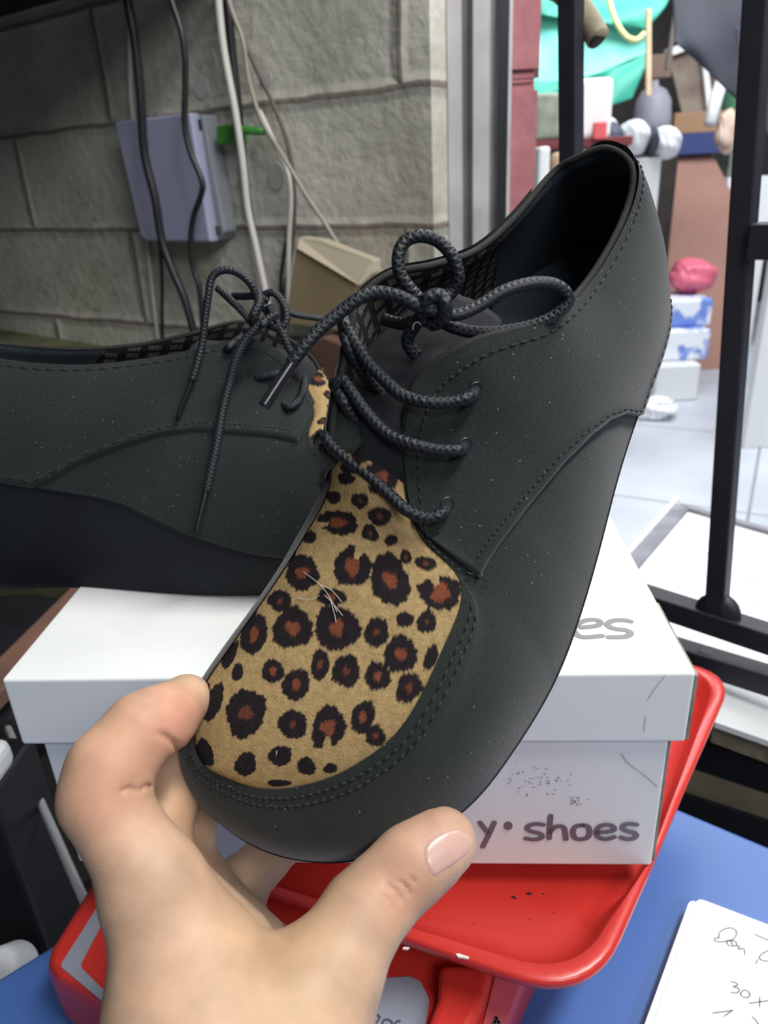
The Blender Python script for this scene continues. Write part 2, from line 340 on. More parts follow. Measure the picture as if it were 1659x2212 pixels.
# quarter (eyelet panel) outline on the wall
_seam_px = [(1035,1250),(1078,1178),(1118,1125),(1165,1065),(1215,1002),(1270,945),(1310,912),(1345,897),(1378,900)]
_front_px = [(1035,1250),(1000,1240),(962,1222),(925,1198),(895,1172),(872,1140)]
_seam = invST(_seam_px); _front = invST(_front_px)
def quarter_local(side):
    s_tip, t_tip = _seam[0]; s_lo = _seam[-1][0]; NU, NV = 150, 40
    so = np.concatenate([[0], np.linspace(s_lo, s_lo, 0), _seam[::-1, 0]]); to = np.concatenate([[0.0], _seam[::-1, 1]])
    od = np.argsort(so); so, to = so[od], to[od]
    fo = np.concatenate([_front[::-1, 0], []]); ft = _front[::-1, 1]; od = np.argsort(fo); fo, ft = fo[od], ft[od]
    s = np.linspace(.02 if side > 0 else .4, s_tip-.001, NU); tb = np.interp(s, so, to); tb = np.where(s < s_lo, np.interp(s, [0, s_lo], [0, to[np.searchsorted(so, s_lo)]]), tb)
    top_ = np.interp(s, np.concatenate([[0, fo[0]-.15], fo]), np.concatenate([[1, 1], ft])); top_ = np.maximum(top_, tb+.002)
    v = np.linspace(0, 1, NV); Tm = tb[:, None]+(top_-tb)[:, None]*v[None]; Sm = np.repeat(s[:, None], NV, 1)
    # rounded raised edge
    Lw = .045; eb = (Tm-tb[:, None])*Lw; et = (top_[:, None]-Tm)*Lw; ee = np.minimum(eb, np.where(top_[:, None] < .995, et, 1)); etip = (s_tip-Sm)*.012
    ee = np.minimum(ee, etip); off = .0017*np.sqrt(np.clip(ee/.0014, 0, 1)*(2-np.clip(ee/.0014, 0, 1)))+.0008*np.exp(-((ee-.0012)/.0012)**2)-.0002
    S2 = Sm if side > 0 else 30-Sm
    if side < 0: S2 = np.where(S2 < 0, S2+NS, S2)
    return Sf(S2, Tm, off), NU, NV, s, tb, top_
def build_shoe(L2W, root, leo=True):
    out = {}
    rs = np.arange(NS*SUB)
    def wall(off, t0=0, rows=KT):
        t = np.linspace(t0, 1, rows); g = np.meshgrid(rs/SUB, t, indexing='ij'); return Sf(g[0], g[1], np.full(g[0].shape, off)), rows
    Wl, k = wall(0); V = L2W(Wl.reshape(-1, 3)); out['upper'] = new('upper', V, grid_faces(NS*SUB, k, True), M_suede, root)
    # platform wedge sole with rounded lower edge
    fo = fec; cl = np.array([.13, .008]); rings = []
    for f_, ins in ((0, .0012), (.04, .0008), (.5, .0065), (.93, .0115), (1, .014)):
        r = fo.copy(); hb = -.020-.204*fo[:, 0]+np.where(fo[:, 0] < .05, (.05-fo[:, 0])*.12, 0); r[:, 2] = fo[:, 2]*(1-f_)+hb*f_
        d = r[:, :2]-cl; d[:, 0] *= .3; d /= np.linalg.norm(d, axis=1)[:, None]; r[:, :2] -= d*ins; rings.append(r)
    A = np.stack(rings, 1); V = list(L2W(A.reshape(-1, 3))); Fc = grid_faces(NS*SUB, 5, True); Fc.append(tuple(i*5+4 for i in range(NS*SUB)))
    V2 = len(V); Fc.append(tuple(i*5 for i in range(NS*SUB))[::-1]); new('platform_sole', V, Fc, M_sole, root)
    g = fec.copy(); gg = tube_geo(L2W(Sf(rs/SUB, np.full(len(rs), .012), np.full(len(rs), -.0002))), .0007, 6, True)
    new('welt', gg[0], gg[1], M_sole, root)
    # lining: plaid towards the front, black round the heel
    def strip(name, s0, s1, m, t0=.12):
        s = np.linspace(s0, s1, int((s1-s0)*6)+2); t = np.linspace(t0, 1, 20); g_ = np.meshgrid(s, t, indexing='ij')
        A_ = Sf(g_[0], g_[1], np.full(g_[0].shape, -.0028)+np.where(g_[1] > .97, .0012, 0)); uv = np.stack([A_[..., 0], A_[..., 2]*1.0+A_[..., 1]*.6], -1).reshape(-1, 2)
        return new(name, L2W(A_.reshape(-1, 3)), grid_faces(len(s), 20), m, root, uvs=uv)
    strip('plaid_lining', 21.5, 28.6, M_plaid); strip('plaid_lining', 3.6, 8.4, M_plaid); strip('heel_lining', 28.5, 35.7, M_black)
    ins = Sf(rs/SUB, np.full(len(rs), .13), np.full(len(rs), -.0032)); V = list(L2W(ins)); V.append(L2W(np.array([[.13, .0, .010]]))[0]); n = len(rs)
    new('insole', V, [(i, (i+1) % n, n) for i in range(n)], M_black, root)
    # vamp
    Pn, NQ, NX = vamp_local(); V = L2W(Pn.reshape(-1, 3)); vo = new('leopard_vamp', V, grid_faces(NQ, NX), M_leo, root); out['vamp'] = vo
    col = leocol(proj(L2W1(Pn.reshape(-1, 3)))); at = vo.data.color_attributes.new('leo', 'FLOAT_COLOR', 'POINT'); at.data.foreach_set('color', col.astype(np.float32).ravel())
    tg = tongue_local(); to = new('tongue', L2W(tg.reshape(-1, 3)), grid_faces(30, 17), M_tongue, root, uvs=tg.reshape(-1, 3)[:, :2]); sd = to.modifiers.new('thick', 'SOLIDIFY'); sd.thickness = .002
    for side in (1, -1):
        Q, NU, NV, s, tb, tp = quarter_local(side); q = new('quarter', L2W(Q.reshape(-1, 3)), grid_faces(NU, NV), M_suede, root); out['quarter%d' % side] = q
    # collar binding along the topline
    sc = np.concatenate([np.linspace(22.3, 32, 120), np.linspace(32, 39.6, 90)[1:]]); pth = L2W(Sf(sc, np.full(len(sc), 1.), np.full(len(sc), -.0006)))
    tube('collar_binding', pth, .0012, M_bind, root, 8)
    # heel tab
    sh = np.linspace(31.4, 32.9, 20); tq = np.linspace(.72, 1, 10); g_ = np.meshgrid(sh, tq, indexing='ij'); wdt = 1-np.abs(np.linspace(-1, 1, 20))[:, None]**4
    tb_ = new('heel_tab', L2W(Sf(g_[0], g_[1], .0005+.0016*wdt*np.ones((1, 10))).reshape(-1, 3)), grid_faces(20, 10), M_suede, root)
    # stitching: little raised threads
    def stitches(fn, L, step=.0030, ln=.0020, r=.00035):
        Gs = []; n_ = int(L/step)
        for i in range(n_):
            u0 = (i+.5)/n_; du = ln/L/2; p = fn(np.array([u0-du, u0, u0+du])); v, f, _ = tube_geo(L2W(p), [r*.6, r, r*.6], 5); Gs.append((v, f))
        return Gs
    Gs = []
    for off_t in (.93, .865):
        def f1(u, o_=off_t): return Sf(9.1+u*(16.6-9.1), np.full(3, o_), np.full(3, .0003))
        Gs += stitches(f1, .14)
    new('toe_seam_stitching', *merge(Gs), M_thread, root)
    Q, NU, NV, s, tb, tp = quarter_local(1)
    Gs = []
    def f2(u): ss = .6+u*(_seam[0][0]-.9); return Sf(ss, np.interp(ss, s, tb)+.05, np.full(3, .0021))
    def f3(u): ss = .3+u*(_front[-1][0]-.4); return Sf(ss, np.full(3, .945), np.full(3, .0017))
    fo_s = _front[::-1, 0]; fo_t = _front[::-1, 1]
    def f4(u): k_ = np.linspace(0, 1, len(fo_s)); return Sf(np.interp(u, k_, fo_s)-.12, np.interp(u, k_, fo_t)-.05, np.full(3, .0019))
    Gs = stitches(f2, .14, .0027, .0018, .0003)+stitches(f3, .15, .0027, .0018, .0003)+stitches(f4, .03, .0027, .0018, .0003)
    new('quarter_stitching', *merge(Gs), M_thread, root)
    return out
root1 = thing('lace_up_shoe', 'black suede lace-up shoe with leopard print toe, tilted up and held by the hand', 'shoe', L2W1(np.array([.13, 0, -.04])), 'pair of black suede shoes with leopard print toes')
sh1 = build_shoe(L2W1, root1)
root2 = thing('lace_up_shoe', 'black suede lace-up shoe standing on the white box lid behind the held one', 'shoe', L2W2(np.array([.13, 0, -.045])), 'pair of black suede shoes with leopard print toes')
sh2 = build_shoe(L2W2, root2)
def bvh_of(obs):
    V = []; Fc = []
    for o in obs:
        k = len(V); V += [o.matrix_world @ v.co if False else v.co.copy() for v in o.data.vertices]; Fc += [tuple(i+k for i in p.vertices) for p in o.data.polygons]
    return BVHTree.FromPolygons(V, Fc)
bv1 = bvh_of([sh1['upper'], sh1['vamp'], sh1['quarter1'], sh1['quarter-1']]); bv2 = bvh_of([sh2['upper'], sh2['vamp'], sh2['quarter1'], sh2['quarter-1']])
OV = Vector(O)
def lace(bv, pts, root, r=.0018, name='lace', m=None, n=10):   # (u, v, lift) off the shoe surface, (u, v, None, depth) absolute, (u, v) in the air between its neighbours
    dp = []
    for p in pts:
        if len(p) == 2: dp.append(None); continue
        if len(p) == 4: dp.append(p[3]); continue
        d = Vector(ray(p[0], p[1])); k = d.length; d.normalize(); hit = bv.ray_cast(OV, d)[0]
        if hit is None: hit = bv.find_nearest(OV+d*.27)[0]
        dp.append((hit-OV).length/k-p[2])
    ok = [i for i, x in enumerate(dp) if x is not None]; dd = np.interp(range(len(pts)), ok, [dp[i] for i in ok])
    out = [P(p[0], p[1], x) for p, x in zip(pts, dd)]
    q = cr(out, n); return tube(name, q, r, M_lace if m is None else m, root, 12)
r_ = .0021
DE = []
for q in ((700, 960), (735, 860), (748, 700), (890, 1100), (890, 960), (930, 860), (940, 700), (1000, 745)):
    h = bv1.ray_cast(OV, Vector(ray(*q)).normalized())[0]; DE.append(None if h is None else round((h-OV).length/Vector(ray(*q)).length, 4))
print('DEPTHS', DE)
lace(bv1, [(962,1090,-.003),(958,1106,.003),(925,1118,.0035),(880,1103,.005),(845,1072),(800,1030),(760,1000),(722,968),(700,942,None,.214),(690,955,None,.219),(700,985,None,.228)], root1)
lace(bv1, [(1003,962,-.003),(992,972,.003),(950,972,.0035),(900,962,.004),(850,945),(822,925),(790,890),(762,850),(740,820),(726,836,None,.213),(730,862,None,.226)], root1)
lace(bv1, [(1028,842,-.003),(1016,856,.003),(975,868,.0035),(920,868,.004),(870,855),(835,825),(800,790),(775,755),(755,720),(742,690,None,.2135),(752,668,None,.226)], root1)
lace(bv1, [(722,828,None,.219),(735,855,None,.2115),(760,895),(800,940),(840,978),(868,1005,None,.216)], root1)
lace(bv1, [(740,688,None,.220),(748,735,None,.2115),(778,795),(822,848),(856,882),(890,915,None,.216)], root1)
KD = .2030
def KP(u, v, dd=0): return (u, v, None, KD+dd)
bow = lace(bv1, [KP(935,668,.002),KP(900,640,.0),KP(868,600,-.002),KP(860,560,-.003),KP(872,525,-.003),KP(905,510,-.003),KP(945,520,-.002),KP(978,556,-.001),KP(990,600,.001),KP(975,632,.003),KP(945,655,.002)], root1, name='lace_loop')
lace(bv1, [KP(935,668,-.001),KP(985,680,-.001),KP(1035,660,0),KP(1090,628,.001),KP(1150,612,.003),KP(1200,616,.005),KP(1228,642,.007),KP(1212,672,.008),KP(1165,698,.009),KP(1100,714,.008),KP(1030,718,.006),KP(975,705,.004),KP(935,680,.003)], root1, name='lace_loop')
fe = lace(bv1, [KP(940,675,-.001),KP(900,660,-.004),KP(860,640,-.005),KP(815,632,-.005),KP(775,645,-.006),KP(735,675,-.006),KP(690,712,-.007),KP(655,750,-.008),KP(630,785,-.008)], root1, name='lace_end')
ag = lace(bv1, [KP(634,780,-.008),KP(602,828,-.009),KP(570,878,-.010)], fe, .0016, 'aglet', M_aglet)
# the far quarter folded over beside the laces
_fl = [[(735,852,.2165),(748,885,.2135),(760,925,.213),(748,965,.213),(728,1000,.214)],[(722,858,.218),(722,890,.2165),(722,930,.216),(712,968,.217),(702,1020,.218)],[(712,900,.222),(706,920,.222),(702,945,.222),(696,975,.222),(698,1036,.222)]]
_fb = [[(790,872,.214),(802,905,.2125),(796,935,.2115),(776,965,.212),(752,985,.214)]]
_g = [cr([P(*q) for q in l], 8) for l in _fb+_fl]; _A = np.array([cr([g[i] for g in _g], 6) for i in range(len(_g[0]))])
_o = new('quarter_flap', _A.reshape(-1, 3), grid_faces(_A.shape[0], _A.shape[1]), M_suede, root1); _s = _o.modifiers.new('t', 'SOLIDIFY'); _s.thickness = .0018; _s.offset = 0
# knot
lace(bv1, [KP(915,690,.0),KP(912,665,-.003),KP(925,645,-.005),KP(950,640,-.005),KP(962,660,-.005),KP(955,690,-.002),KP(930,700,.001)], root1, .0021, name='lace_knot')
lace(bv1, [KP(960,690,.002),KP(930,668,-.004),KP(905,690,.001),KP(880,735,.006),KP(900,770,.008)], root1, .0019, name='lace')
lace(bv1, [KP(830,690,.010),KP(870,700,.006),KP(905,690,.003),KP(940,700,.005)], root1, .0018, name='lace')
for (u, v) in ((966,1088),(1006,960),(1028,840)):
    d = Vector(ray(u, v)).normalized(); h, nn, _, _ = bv1.ray_cast(OV, d); lathe('eyelet', np.array(h)-np.array(nn)*.0004, nn, [(.0018, 0), (.0021, .0004), (.0016, .0005), (.0012, .0002)], M_aglet, root1, 16)
M_lint = mat('lint', (205, 200, 190), rough=.8)
for hl in ([(655,1235),(690,1262),(712,1290),(728,1322)],[(690,1262),(716,1275),(738,1300)],[(700,1285),(716,1300),(740,1330)],[(712,1290),(722,1325),(726,1345)],[(892,712),(894,700),(902,696),(910,702)],[(596,1634),(598,1622)],[(640,1290),(668,1296),(690,1286)]):
    pts_ = []
    for q in cr(hl, 5) if len(hl) > 2 else hl:
        h_ = bv1.ray_cast(OV, Vector(ray(*q)).normalized())[0]; d_ = (h_-OV).length/Vector(ray(*q)).length if h_ else .21
        if hl[0][0] == 892: d_ = .2015
        pts_.append(P(q[0], q[1], d_-.0006))
    tube('lint_hair', pts_, .00009, M_lint, root1, 5)
# laces of the standing shoe
D2 = .372
def K2(u, v, dd=0): return (u, v, None, D2+dd)
rr = .0019
le1 = lace(bv2, [K2(590,690,.004),K2(560,650,0),K2(540,612,-.004),K2(510,588,-.006),K2(480,584,-.007),K2(458,600,-.007),K2(450,640,-.006),K2(443,690,-.004),K2(437,740,-.002),K2(425,790,-.002),K2(415,822,-.002)], root2, rr, 'lace_end')
lace(bv2, [K2(416,818,-.002),K2(400,860,-.002),K2(384,902,-.002)], le1, .0013, 'aglet', M_aglet)
le2 = lace(bv2, [K2(598,678,-.006),K2(565,700,-.008),K2(530,735,-.008),K2(508,780,-.008),K2(495,830,-.007),K2(480,890,-.008),K2(468,960,-.010),K2(455,1020,-.012),K2(446,1062,-.013)], root2, .0022, 'lace_end')
lace(bv2, [K2(447,1056,-.013),K2(436,1100,-.014),K2(424,1146,-.015)], le2, .0015, 'aglet', M_aglet)
lace(bv2, [K2(565,640,.002),K2(590,632,0),K2(612,655,0),K2(620,685,0),K2(610,705,0),K2(585,705,0),K2(572,690,.004)], root2, rr, 'lace_loop')
lace(bv2, [K2(555,630,.003),K2(560,655,-.002),K2(548,685,-.003),K2(560,705,.003)], root2, .0026, 'lace_knot')
lace(bv2, [K2(505,640,.01),K2(530,640,.004),K2(555,640,.0),K2(580,650,.002)], root2, rr, 'lace')
lace(bv2, [K2(612,668,.0),K2(640,680,.002),K2(690,688,.006),K2(740,698,.012),K2(770,710,.02)], root2, .0016, 'lace_loop')
lace(bv2, [K2(470,622,.006),K2(500,650,.004),K2(530,680,.003),K2(560,720,.004)], root2, rr, 'lace')
lace(bv2, [K2(580,660,0),K2(610,720,.0),K2(628,760,.002),K2(650,770,.004),K2(655,745,.01)], root2, rr, 'lace')
lace(bv2, [(488,756,-.001),(500,745,.003),(530,722,.004),(570,700,.006)], root2, rr)
lace(bv2, [(552,818,-.001),(575,812,.003),(610,805,.004),(640,790,.006),(655,770,.002)], root2, rr)
lace(bv2, [(612,874,-.001),(625,880,.003),(645,865,.004),(658,830,.004),(655,780,.002)], root2, rr)
# ------------------------------------------------------------ the hand: one continuous skin from a blended distance field
def hp(u, v, d): return np.array([(u-CX)/F*d, -(v-CY)/F*d, -d])
CAPS = []   # (a, b, ra, rb, group)
def chain(pts, g):
    for a, b in zip(pts[:-1], pts[1:]): CAPS.append((hp(*a[:3]), hp(*b[:3]), a[3], b[3], g))
mm = .001
# px x, px y, depth, radius
chain([(440,2075,.192,12.6*mm),(330,1905,.193,12.0*mm),(222,1728,.196,10.6*mm)], 1)            # index, knuckle to first joint
chain([(222,1715,.196,10.6*mm),(238,1660,.1985,10.6*mm),(305,1578,.204,9.6*mm)], 1)
chain([(305,1578,.204,9.4*mm),(352,1553,.210,8.7*mm),(402,1512,.221,7.6*mm)], 1)
chain([(500,2050,.213,12*mm),(352,1880,.222,9.5*mm),(335,1810,.224,9.3*mm)], 2)               # middle
chain([(345,1800,.224,9.0*mm),(360,1735,.229,8.6*mm),(372,1660,.236,8.4*mm),(410,1600,.247,7.4*mm)], 2)
chain([(540,2045,.232,11*mm),(430,1900,.243,8.6*mm),(398,1850,.245,8.6*mm)], 3)               # ring
chain([(398,1850,.245,8.4*mm),(408,1790,.249,8.2*mm),(418,1730,.256,7.8*mm),(450,1670,.268,7.0*mm)], 3)
chain([(580,2060,.248,10*mm),(505,1990,.256,9*mm),(497,1955,.257,9*mm)], 4)               # little finger
chain([(497,1955,.257,9*mm),(525,1905,.259,8.8*mm),(572,1858,.268,7.8*mm),(612,1830,.278,7.2*mm)], 4)
chain([(630,2230,.190,18*mm),(708,2105,.197,14*mm),(785,1975,.205,11.2*mm),(838,1918,.210,10.2*mm)], 5)   # thumb
chain([(838,1918,.210,10.3*mm),(895,1862,.213,10.6*mm),(946,1824,.216,9.4*mm),(962,1816,.217,8.4*mm)], 5)
chain([(425,2075,.194,15*mm),(425,2230,.186,21*mm)], 6)
chain([(335,1960,.193,12*mm),(370,2120,.188,15*mm)], 6)                                        # back of the hand and palm
chain([(480,2125,.213,13*mm),(520,2240,.203,20*mm)], 6)
chain([(545,2110,.230,13*mm),(570,2240,.215,19*mm)], 6)
chain([(600,2130,.245,11*mm),(600,2250,.222,17*mm)], 6)
chain([(610,2185,.198,11*mm),(520,2160,.203,12*mm)], 6)
chain([(585,2250,.192,20*mm),(560,2340,.186,26*mm)], 6)
chain([(430,2190,.186,20*mm),(480,2360,.186,26*mm)], 6)
chain([(475,2330,.186,27*mm),(470,2650,.182,27*mm)], 6)
chain([(575,2330,.190,27*mm),(590,2650,.190,28*mm)], 6)
CREASE = [  # thin grooves (a, b, radius)
 ((335,1578,.1925),(405,1648,.197),1.2*mm),((255,1712,.1845),(300,1714,.187),.9*mm),((300,1714,.187),(332,1700,.191),.9*mm),
 ((826,1905,.1985),(868,1957,.2005),.7*mm),((850,1900,.1985),(888,1938,.2015),.55*mm),((815,1925,.198),(850,1975,.200),.45*mm),((872,1892,.2),(900,1918,.2035),.45*mm)]
def hand_field():
    h = .00070; lo = np.array([-.108, -.222, -.300]); hi = np.array([.034, -.038, -.148])
    n = np.ceil((hi-lo)/h).astype(int); ax = [lo[i]+h*np.arange(n[i]) for i in range(3)]
    D = np.full(n, 1., dtype=np.float32); groups = {}
    for a, b, ra, rb, g in CAPS:
        mn = np.minimum(a-ra, b-rb)-.016; mx = np.maximum(a+ra, b+rb)+.016
        sl = tuple(slice(max(0, int((mn[i]-lo[i])/h)), max(0, min(n[i], int((mx[i]-lo[i])/h)+1))) for i in range(3))
        X, Y, Z = np.meshgrid(*[ax[i][sl[i]].astype(np.float32) for i in range(3)], indexing='ij')
        ab = b-a; L2 = ab@ab
        t = np.clip(((X-a[0])*ab[0]+(Y-a[1])*ab[1]+(Z-a[2])*ab[2])/L2, 0, 1); r = ra+(rb-ra)*t
        d = np.sqrt((X-a[0]-t*ab[0])**2+(Y-a[1]-t*ab[1])**2+(Z-a[2]-t*ab[2])**2)-r
        if g not in groups: groups[g] = np.full(n, .03, dtype=np.float32)
        q = groups[g][sl]; k = .0045 if g != 6 else .009
        hh = np.clip(k-np.abs(q-d), 0, None)/k; groups[g][sl] = np.minimum(q, d)-hh*hh*k*.25
    D = groups[6]
    def smin(p, q, k): hh = np.clip(k-np.abs(p-q), 0, None)/k; return np.minimum(p, q)-hh*hh*k*.25
    fing = None
    for g in (1, 2, 3, 4): fing = groups[g] if fing is None else smin(fing, groups[g], .0016)
    D = smin(D, fing, .007); D = smin(D, groups[5], .008)
    for a, b, r in CREASE:
        a, b = hp(*a), hp(*b); mn = np.minimum(a, b)-.012; mx = np.maximum(a, b)+.012
        sl = tuple(slice(max(0, int((mn[i]-lo[i])/h)), min(n[i], int((mx[i]-lo[i])/h)+1)) for i in range(3))
        X, Y, Z = np.meshgrid(*[ax[i][sl[i]] for i in range(3)], indexing='ij'); ab = b-a
        # groove follows the skin: distance to the segment measured sideways only
        vd = (a+b)/2; vd /= np.linalg.norm(vd); s = ab-vd*(ab@vd); L = np.linalg.norm(s); s /= L; nrm = np.cross(vd, s)
        px_, py_, pz_ = X-a[0], Y-a[1], Z-a[2]; along = px_*s[0]+py_*s[1]+pz_*s[2]; side = px_*nrm[0]+py_*nrm[1]+pz_*nrm[2]
        u = along/L; side = side+.0010*np.sin(u*3.14); fall = np.clip((1-np.abs(2*u-1))*2.5, 0, 1)
        Dn = D[sl]; D[sl] = Dn+r*1.0*fall*np.exp(-(side/(.75*r))**2)
    return D, lo, h
def surface_nets(D, lo, h):
    s = D < 0; nx, ny, nz = D.shape
    c = [s[i:nx-1+i, j:ny-1+j, k:nz-1+k] for i in (0, 1) for j in (0, 1) for k in (0, 1)]
    tot = sum(x.astype(np.int8) for x in c); act = (tot > 0) & (tot < 8); idx = np.full(act.shape, -1, dtype=np.int64)
    cells = np.argwhere(act); idx[act] = np.arange(len(cells))
    acc = np.zeros((len(cells), 3)); cnt = np.zeros(len(cells)); offs = [(i, j, k) for i in (0, 1) for j in (0, 1) for k in (0, 1)]
    for a in range(8):
        for b in range(a+1, 8):
            oa, ob = np.array(offs[a]), np.array(offs[b])
            if np.abs(oa-ob).sum() != 1: continue
            pa = cells+oa; pb = cells+ob; da = D[tuple(pa.T)]; db = D[tuple(pb.T)]; m = (da < 0) != (db < 0)
            t = da[m]/(da[m]-db[m]); acc[m] += pa[m]+(pb[m]-pa[m])*t[:, None]; cnt[m] += 1
    V = acc/cnt[:, None]*h+lo; Fs = []
    for axis in range(3):
        e = [slice(0, k) for k in D.shape]; e2 = list(e); e[axis] = slice(0, D.shape[axis]-1); e2[axis] = slice(1, D.shape[axis])
        A = s[tuple(e)]; B = s[tuple(e2)]; ch = np.argwhere(A != B); o = [k for k in range(3) if k != axis]
        ok = (ch[:, o[0]] > 0) & (ch[:, o[1]] > 0) & (ch[:, o[0]] < idx.shape[o[0]]) & (ch[:, o[1]] < idx.shape[o[1]]); ch = ch[ok]
        u = np.zeros(3, int); u[o[0]] = 1; v = np.zeros(3, int); v[o[1]] = 1
        q = np.stack([idx[tuple((ch-u-v).T)], idx[tuple((ch-v).T)], idx[tuple(ch.T)], idx[tuple((ch-u).T)]], 1)
        fl = A[tuple(ch.T)]
        if axis == 1: fl = ~fl
        q[~fl] = q[~fl][:, ::-1]; Fs.append(q)
    return V, np.concatenate(Fs)
_D, _lo, _h = hand_field(); HV, HF = surface_nets(_D, _lo, _h)
M_skin = mat('skin', (0, 0, 0), (1, 1, 1), scale=70, rough=.5, vcol='tone', bump=.12, bscale=1600, sss=.18, spec=.35)
hand = new('hand', cam2w(HV), HF, M_skin)
tag(hand, "person's left hand with thumb and curled fingers gripping the toe of the leopard print shoe", 'hand')
tone = np.tile(np.array(lin((186, 155, 130)))[None], (len(HV), 1))
def blot(c, rad, col, amt):
    d = np.linalg.norm(HV-hp(*c), axis=1); k = (amt*np.exp(-(d/rad)**2))[:, None]; tone[:, :] = tone*(1-k)+np.array(lin(col))[None]*k
blot((225,1720,.186), .013, (190,130,104), .5); blot((300,1600,.195), .012, (196,138,110), .4); blot((390,1540,.205), .012, (192,128,108), .6)
blot((865,1930,.199), .010, (188,128,100), .5); blot((950,1810,.207), .014, (192,140,122), .4); blot((480,1990,.19), .02, (196,166,136), .3)
blot((560,2130,.185), .022, (190,156,116), .6); blot((370,2080,.18), .02, (200,160,135), .4); blot((410,1440,.214), .006, (190,165,115), .5)
blot((380,1780,.23), .02, (198,150,105), .5)
tone[:, 3] = 1
at = hand.data.color_attributes.new('tone', 'FLOAT_COLOR', 'POINT'); at.data.foreach_set('color', tone.astype(np.float32).ravel())
# nail laid on the thumb
bvh_h = bvh_of([hand])
def patch(name, poly, bv, m, parent, step=5, lift=.0004, edge=.0006, dome=0, closed_n=6):
    q = cr(poly, closed_n, True); mn = q.min(0); mx = q.max(0)
    pts = [Vector(p) for p in q]; nb = len(pts); gx = np.arange(mn[0]+step/2, mx[0], step); gy = np.arange(mn[1]+step/2, mx[1], step)
    def dist(x, y): return np.min(np.hypot(q[:, 0]-x, q[:, 1]-y))
    def inside(x, y):
        c = False; j = len(q)-1
        for i in range(len(q)):
            if (q[i, 1] > y) != (q[j, 1] > y) and x < (q[j, 0]-q[i, 0])*(y-q[i, 1])/(q[j, 1]-q[i, 1])+q[i, 0]: c = not c
            j = i
        return c
    for x in gx:
        for y in gy:
            if inside(x, y) and dist(x, y) > step*.5: pts.append(Vector((x, y)))
    r = delaunay_2d_cdt(pts, [(i, (i+1) % nb) for i in range(nb)], [], 1, 1e-4); V = []
    for p in r[0]:
        d = Vector(ray(p.x, p.y)); k = d.length; d.normalize(); h, nn, _, _ = bv.ray_cast(OV, d)
        if h is None: h, nn, _, _ = bv.find_nearest(OV+d*.21)
        e = min(1, dist(p.x, p.y)/8); V.append(np.array(h)+np.array(nn)*(lift*e-.0002*(1-e)))
    return new(name, V, r[2], m, parent)
M_nail = mat('nail', (190, 152, 142), (198, 162, 150), scale=60, rough=.28, spec=.5, coat=.15, sss=.1)
M_nailtip = mat('nail_tip', (226, 208, 198), rough=.3)
nail = patch('thumbnail', [(915,1852),(914,1832),(928,1811),(955,1796),(985,1790),(1010,1797),(1022,1815),(1018,1838),(992,1862),(960,1882),(938,1896),(924,1880)], bvh_h, M_nail, hand)
# ------------------------------------------------------------ materials of the place
M_card = mat('white_cardboard', (222, 226, 226), (232, 235, 234), scale=9, rough=.55, bump=.08, bscale=60, spec=.35)
M_edge = mat('raw_cardboard_edge', (150, 142, 128), (120, 112, 100), scale=80, rough=.9)
M_print = mat('grey_print', (112, 104, 116), rough=.5)
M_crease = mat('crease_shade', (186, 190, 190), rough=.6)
M_print2 = mat('silver_print', (120, 121, 122), rough=.35)
M_red = mat('red_plastic', (188, 42, 37), (198, 52, 45), scale=6, rough=.32, spec=.5, coat=.15)
M_greyst = mat('grey_sticker', (140, 146, 160), rough=.4)
M_pink = mat('pink_label', (196, 92, 104), rough=.45)
M_ink = mat('ink', (70, 72, 84), rough=.6)
M_blue = mat('blue_table_cover', (62, 96, 160), (70, 106, 172), scale=5, rough=.42, bump=.05, bscale=400, spec=.45)
M_paper = mat('paper', (236, 240, 244), rough=.7)
M_iron = mat('black_iron', (34, 34, 44), (42, 42, 50), scale=30, rough=.5, bump=.2, bscale=120, spec=.4)
M_irong = mat('dark_bar', (20, 22, 30), rough=.5)
M_maroon = mat('maroon_paint', (158, 98, 104), (174, 114, 118), scale=40, rough=.7, bump=.7, bscale=90)
M_alu = mat('steel_channel', (178, 174, 178), (198, 198, 200), scale=12, rough=.4, metal=.1)
M_white = mat('white_plastic', (226, 228, 230), rough=.45)
M_lilac = mat('pale_plastic', (170, 174, 200), rough=.5)
M_greyp = mat('grey_plastic', (150, 156, 164), rough=.5)
M_green = mat('green_plastic', (70, 150, 60), rough=.45)
M_cardb = mat('brown_card', (150, 132, 100), (166, 148, 116), scale=12, rough=.85)
M_wallc = None
